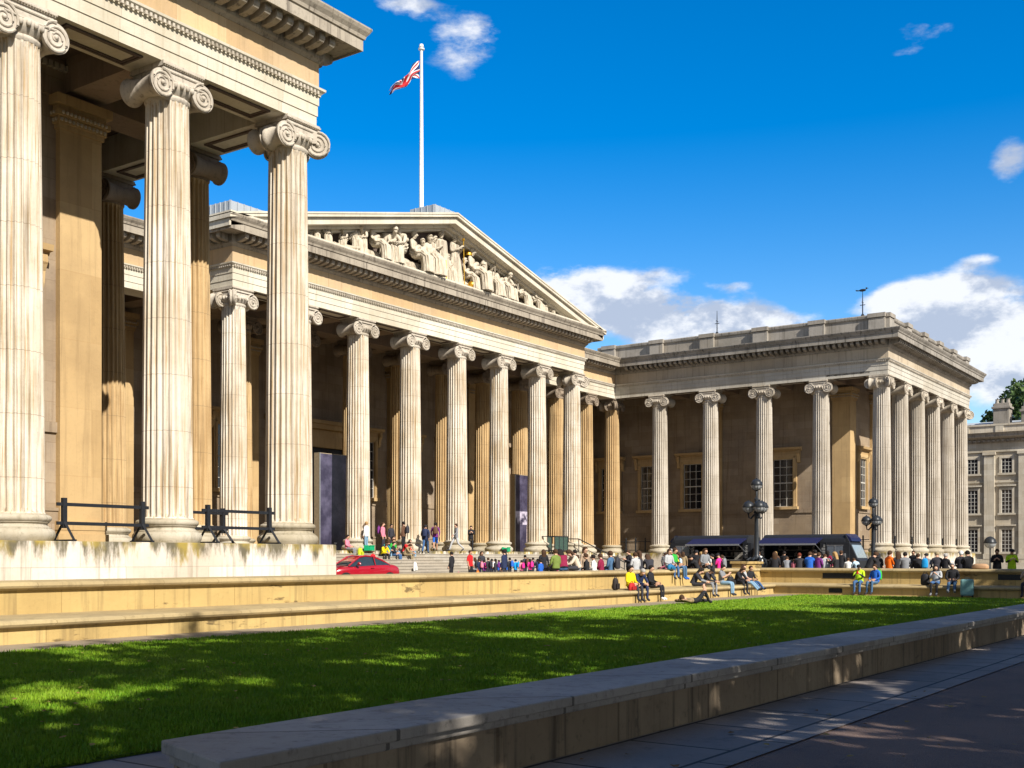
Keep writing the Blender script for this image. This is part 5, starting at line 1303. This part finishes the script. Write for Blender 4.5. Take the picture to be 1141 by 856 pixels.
P_(3.1, -.7, 0, 130, 'hold', 'black', 'black', 'short', 'bk', 'person in black suit standing by the fifth column')
# --- school group on the forecourt
P_(-8.72, -8.0, GF, 10, 'stand', 'black', 'black', 'short', 'bk', 'person in black seen from behind beside the pink bag', .97)
bag('backpack', 'pink backpack hanging low beside the person in black', (-8.2, -8.1, GF), (.4, .25, .5), CW['pink'], .2, cat='backpack')
P_(-6.98, -8.0, GF, 185, 'stand', 'red', 'black', 'short', 'br', 'adult in bright red shirt and black trousers before the school group', 1.02, sleeve='skin')
kids = [(529, 'lgrey', 'dark', 1.0), (534, 'navy', 'pink', .95), (539.5, 'purple', 'hpink', .9), (544, 'dark', 'dark', 1.0), (548, 'navy', 'white', .95), (552, 'dark', 'purple', .95), (556, 'blue', 'navy', .9), (560, 'navy', 'blue', .95), (564, 'blue', 'dark', .93), (568, 'dark', 'blue', 1.0), (574.5, 'bblue', 'bblue', .93), (581, 'pink', 'hpink', .88), (585, 'dark', 'brown', 1.12), (590.5, 'hpink', 'hpink', .95), (594, 'navy', 'dark', 1.0), (599, 'navy', 'blue', .95)]
kl = ['pale grey child at the left end of the school group', 'child in navy with pink backpack second in the school group', 'child in purple with low hot pink bag', 'taller dark-haired child in dark coat behind the purple one', 'child in navy carrying a white backpack', 'child in dark coat with purple backpack', 'small child in blue with navy backpack', 'child in navy with royal blue backpack', 'child in royal blue coat with dark bag', 'dark-coated child left of the bright blue jacket', 'child in bright sky blue jacket', 'child in pale pink with round pink backpack', 'older girl in dark between the two pink children', 'child in hot pink jacket', 'dark navy child just right of the hot pink jacket', 'child in navy alone at the right end of the school group']
KX = KIDX
for (px_, tp, pk, sc), lab, (kx, ky) in zip(kids, kl, KX):
    P_(kx, ky, GF, random.uniform(-25, 25), 'child', tp, 'dark', 'long' if random.random() < .3 else 'short', random.choice(('bk', 'br', 'bk')), lab, .78 * sc, pack=pk, packlab='%s backpack on the %s' % (pk.replace('hpink', 'hot pink').replace('bblue', 'sky blue'), lab), group='school children on the forecourt')
# small red drink held on the far bench
b = MB(); b.lathe([(.03, 0), (.04, .14), (.042, .15), (.01, .152)], 12)
tag(b.build('cup', plain((.65, .03, .02), .4), None, True, loc=(STE - .42, -30.0, ZS + .46)), 'red cup held by the person in neon top', 'cup')

# ------------------------------------------------------------------ pediment sculpture
def robe(kind, J, rs):
    b = MB(); n = 90
    fold = lambda j, k: 1 + k * (.6 * math.sin(11 * 2 * PI * j / n) + .4 * math.sin(23 * 2 * PI * j / n + 1))
    if kind in ('stand', 'hold', 'walk'):
        rings = []
        for z, r_, dp in ((1.36, .19, .01), (1.2, .2, .02), (1.05, .19, .03), (.9, .23, .05), (.6, .27, .10), (.3, .30, .13), (.02, .34, .15)):
            rings.append([(r_ * math.cos(2 * PI * j / n) * fold(j, dp * 1.6), r_ * .8 * math.sin(2 * PI * j / n) * fold(j, dp * 1.6), z) for j in range(n)])
        b.rings(rings)
    else:
        pts = [(-.05, .30, .18), (.12, .20, .19), (.32, .17, .19), (.47, .05, .20), (.50, -.2, .21), (.52, -.43, .26)]
        rings = []
        for i, (y, z, w) in enumerate(pts):
            rings.append([(w * math.cos(2 * PI * j / n) * fold(j, .13), y + .15 * math.sin(2 * PI * j / n) * (1 if z < .1 else .3) * fold(j, .3), z + (.12 * math.sin(2 * PI * j / n) if z > .1 else 0) * fold(j, .25)) for j in range(n)])
        b.rings(rings)
        b.tube([(-.18, .0, .45), (-.05, .17, .4), (.18, .12, .3), (.26, .2, .15)], [.06, .08, .08, .05], 8)
    return b
RM = {}
def statue(x, z, kind, sc, rz, robed=True, lab=None, y=-.85):
    me, J, up, fw = get_body(kind)
    s = bpy.data.objects.new('statue', me); COL.objects.link(s); s.parent = main; s.location = (x, y, ZT + .1 + z); s.rotation_euler.z = R(rz); s.scale = (sc,) * 3
    for i in range(6): s.material_slots[i].link = 'OBJECT'; s.material_slots[i].material = M['statue']
    h = bpy.data.objects.new('hair', hair_data('short')); COL.objects.link(h); h.parent = s; h.material_slots[0].link = 'OBJECT'; h.material_slots[0].material = M['statue']
    hc = (Vector(J['sk']) + Vector(J['top'])) / 2; Z = up if kind != 'lie' else Vector((0, -.94, .34)); X = Vector((1, 0, 0)); Y = Z.cross(X)
    Mx = Matrix((X, Y, Z)).transposed().to_4x4(); Mx.translation = hc; h.matrix_local = Mx
    if robed and kind != 'lie':
        k = 'stand' if kind in ('stand', 'hold', 'walk') else 'sit'
        if k not in RM: o = robe(k, J, random).build('robe', M['statue'], smooth=True, angle=70); RM[k] = o.data; bpy.data.objects.remove(o)
        r_ = bpy.data.objects.new('robe', RM[k]); COL.objects.link(r_); r_.parent = s
    if lab: s['label'] = lab
    return s
avail = lambda x: hgt * (1 - abs(x) / ex) - .95
def rock(x, w, hh):
    b = MB(); rs = random.Random(int(x * 10))
    for k in range(7): b.sphere((x + rs.uniform(-w, w) * .5, -.8 + rs.uniform(-.3, .25), ZT + .1 + rs.uniform(0, hh * .5)), rs.uniform(.18, .3), 7, (1.3, 1, rs.uniform(.6, 1)))
    b.build('carved_rock', M['statue'], main)
ST = [(-9.5, 'lean', 1.1, 120), (-10.9, 'sit', .95, 140), (-12.0, 'lean', .8, 100), (.35, 'sit', 1.5, 150), (2.1, 'sit', 1.6, 210), (3.7, 'lean', 1.7, 160), (-1.1, 'hold', 1.7, 200), (-13.0, 'lie', 1.3, 95), (-11.2, 'lean', 1.0, 160), (-10.2, 'lie', 1.9, 80), (-8.7, 'sit', 1.45, 150), (-8.0, 'lean', 1.55, 130), (-7.0, 'sit', 1.75, 200), (-5.9, 'walk', 1.38, 120), (-5.3, 'lean', 1.9, 150), (-4.3, 'lean', 2.1, 110), (-3.2, 'sit', 2.0, 200), (-2.3, 'sit', 1.8, 150), (-1.6, 'sit', 2.1, 165), (-.35, 'stand', 1.98, 170), (1.05, 'hold', 2.02, 190), (2.9, 'sit', 2.2, 200), (4.3, 'walk', 1.68, 220), (5.2, 'sit', 1.75, 170), (6.0, 'sit', 1.75, 200), (6.8, 'lean', 1.65, 170), (7.7, 'stand', 1.25, 210), (8.6, 'sit', 1.45, 190), (9.3, 'sit', 1.2, 160), (10.1, 'lean', 1.3, 215), (11.0, 'sit', 1.0, 180), (11.7, 'lean', .9, 150), (12.4, 'lean', .85, 220), (13.5, 'lie', .95, -90), (-14.4, 'lean', .7, 150), (-12.1, 'sit', .85, 170)]
for x, kd, sc, rz in ST:
    zz = .46 * sc if kd in ('sit', 'lean') else 0
    statue(x, zz, kd, sc, rz)
    if zz:
        b = MB(); q = zz / .46
        for k in range(5): b.sphere((x + (.12 * k - .24) * q, -.62 + .08 * (k % 2), ZT + .1 + zz * .42), zz * .58, 8, (.9, .8, 1))
        b.build('statue_seat', M['statue'], main)
    if kd != 'stand': rock(x, 1.3, .5)
b = MB(); b.tube([(1.5, -1.35, ZT + .1), (1.45, -1.3, ZT + 3.2)], .03, 8); b.sphere((1.45, -1.3, ZT + 3.25), .1, 8); b.tube([(-1.0 + .5, -1.4, ZT + .1), (-.5, -1.35, ZT + 1.5)], .035, 6); b.build('gilded_spear', M['gold'], main)
b = MB(); b.sphere((2.3, -1.35, ZT + .45), .27, 20); b.build('gilded_globe', M['gold'], main, smooth=True)
b = MB(); b.lathe([(.26, -.02), (.27, .1), (.2, .22), (.05, .3)], 16, (2.75, -.75, ZT + .1 + .92 + 1.55)); b.build('gilded_helmet', M['gold'], main, smooth=True)
b = MB(); b.lathe([(.1, 0), (.16, .1), (.1, .3), (.04, .4)], 12, (-8.2, -1.25, ZT + .95)); b.build('gilded_lamp', M['gold'], main, smooth=True)
b = MB(); b.tube([(5.0, -1.25, ZT + .3), (5.2, -1.2, ZT + 2.6)], .04, 6); b.tube([(7.9, -1.2, ZT + .8), (8.0, -1.2, ZT + 1.8)], .035, 6); b.build('staff', M['statue'], main)

# ------------------------------------------------------------------ sky, sun, camera
SUN_EL, SUN_AZ = R(36.9), R(20.0)           # elevation; degrees west of south
w = bpy.data.worlds.new('World'); S.world = w; w.use_nodes = True; nt = w.node_tree
bg = nt.nodes['Background']
sky = nt.nodes.new('ShaderNodeTexSky'); sky.sky_type = 'NISHITA'; sky.sun_disc = False
sky.sun_elevation = SUN_EL; sky.sun_rotation = PI + SUN_AZ
sky.air_density = 1.0; sky.dust_density = .3; sky.ozone_density = 3.0
tc = nt.nodes.new('ShaderNodeTexCoord'); d = tc.outputs['Generated']
sx = nt.nodes.new('ShaderNodeSeparateXYZ'); L(nt, d, sx.inputs[0])
az = math_n(nt, 'MULTIPLY', math_n(nt, 'ARCTAN2', sx.outputs[1], sx.outputs[0]), 180 / PI)
el = math_n(nt, 'MULTIPLY', math_n(nt, 'ARCSINE', sx.outputs[2]), 180 / PI)
def blob(a0, e0, ra, re, amp):
    x = math_n(nt, 'POWER', math_n(nt, 'ABSOLUTE', math_n(nt, 'DIVIDE', math_n(nt, 'SUBTRACT', az, a0), ra)), 2)
    y = math_n(nt, 'POWER', math_n(nt, 'ABSOLUTE', math_n(nt, 'DIVIDE', math_n(nt, 'SUBTRACT', el, e0), re)), 2)
    return math_n(nt, 'MULTIPLY', math_n(nt, 'EXPONENT', math_n(nt, 'MULTIPLY', math_n(nt, 'ADD', x, y), -1)), amp)
hs = nt.nodes.new('ShaderNodeHueSaturation'); hs.inputs['Saturation'].default_value = SKYSAT; hs.inputs['Hue'].default_value = SKYHUE; hs.inputs['Value'].default_value = SKYVAL
L(nt, sky.outputs[0], hs.inputs['Color'])
sd = Vector((-math.sin(SUN_AZ) * math.cos(SUN_EL), -math.cos(SUN_AZ) * math.cos(SUN_EL), math.sin(SUN_EL)))
dt = nt.nodes.new('ShaderNodeVectorMath'); dt.operation = 'DOT_PRODUCT'; L(nt, d, dt.inputs[0]); dt.inputs[1].default_value = sd
# the sky is deep blue away from the sun and whiter towards it
sat = math_n(nt, 'SUBTRACT', SKYSAT, math_n(nt, 'MULTIPLY', smooth(nt, dt.outputs['Value'], -.15, .75), SKYSAT - .55))
L(nt, math_n(nt, 'MULTIPLY', sat, math_n(nt, 'SUBTRACT', 1, math_n(nt, 'MULTIPLY', math_n(nt, 'EXPONENT', math_n(nt, 'MULTIPLY', math_n(nt, 'ABSOLUTE', el), -.12)), .34))), hs.inputs['Saturation'])
L(nt, math_n(nt, 'SUBTRACT', SKYVAL, math_n(nt, 'MULTIPLY', smooth(nt, dt.outputs['Value'], -.15, .75), SKYVAL - 1.0)), hs.inputs['Value'])
tot = None
for c in CLOUDS:
    o = blob(*c); tot = o if tot is None else math_n(nt, 'ADD', tot, o)
# other scattered clouds round the rest of the sky
nz = noise(nt, vscale(nt, d, (1, 1, 2.6)), 7.0, 9, .58)
nf = noise(nt, vscale(nt, d, (1, 1, 2.0)), 22.0, 6, .6)
nn = math_n(nt, 'ADD', math_n(nt, 'MULTIPLY', math_n(nt, 'SUBTRACT', nz, .5), 2.2), math_n(nt, 'MULTIPLY', math_n(nt, 'SUBTRACT', nf, .5), 1.0))
dens = smooth(nt, math_n(nt, 'ADD', tot, math_n(nt, 'MULTIPLY', nn, math_n(nt, 'ADD', .25, tot))), .34, .74)
def raised(dz):
    ad = nt.nodes.new('ShaderNodeVectorMath'); ad.operation = 'ADD'; L(nt, d, ad.inputs[0]); ad.inputs[1].default_value = (0, 0, dz)
    return noise(nt, vscale(nt, ad.outputs[0], (1, 1, 1.7)), 12.0, 7, .6)
# billows are bright where the cloud thins upwards and grey-blue underneath
shade = smooth(nt, math_n(nt, 'SUBTRACT', raised(0), raised(.022)), -.10, .07)
cc = mixc(nt, shade, CLOUD_LO, CLOUD_HI)
L(nt, mixc(nt, math_n(nt, 'MULTIPLY', dens, .93), hs.outputs[0], cc), bg.inputs['Color']); bg.inputs['Strength'].default_value = SKYSTR
sl = bpy.data.lights.new('sun', 'SUN'); sl.energy = SUNSTR; sl.angle = R(.5); sl.color = (1, .94, .84)
so = bpy.data.objects.new('sun', sl); COL.objects.link(so)
dv = Vector((-math.sin(SUN_AZ) * math.cos(SUN_EL), -math.cos(SUN_AZ) * math.cos(SUN_EL), math.sin(SUN_EL)))
so.rotation_euler = dv.to_track_quat('Z', 'Y').to_euler(); so.location = dv * 80
cam = bpy.data.cameras.new('camera'); co = bpy.data.objects.new('camera', cam); COL.objects.link(co); S.camera = co
co.location = (-59.24, -46.165, -.435); co.rotation_euler = (PI / 2, 0, -math.atan2(math.cos(.627), math.sin(.627)))
cam.sensor_width = 36; cam.lens = 1290.997 / 1141 * 36; cam.shift_x = (570.5 - 528.816) / 1141; cam.shift_y = (621.787 - 428) / 1141
cam.clip_start = .1; cam.clip_end = 3000
S.render.engine = 'CYCLES'
S.view_settings.view_transform = 'Standard'; S.view_settings.look = 'None'; S.view_settings.exposure = EXPO; S.view_settings.gamma = 1
S.cycles.max_bounces = 6; S.cycles.diffuse_bounces = 2
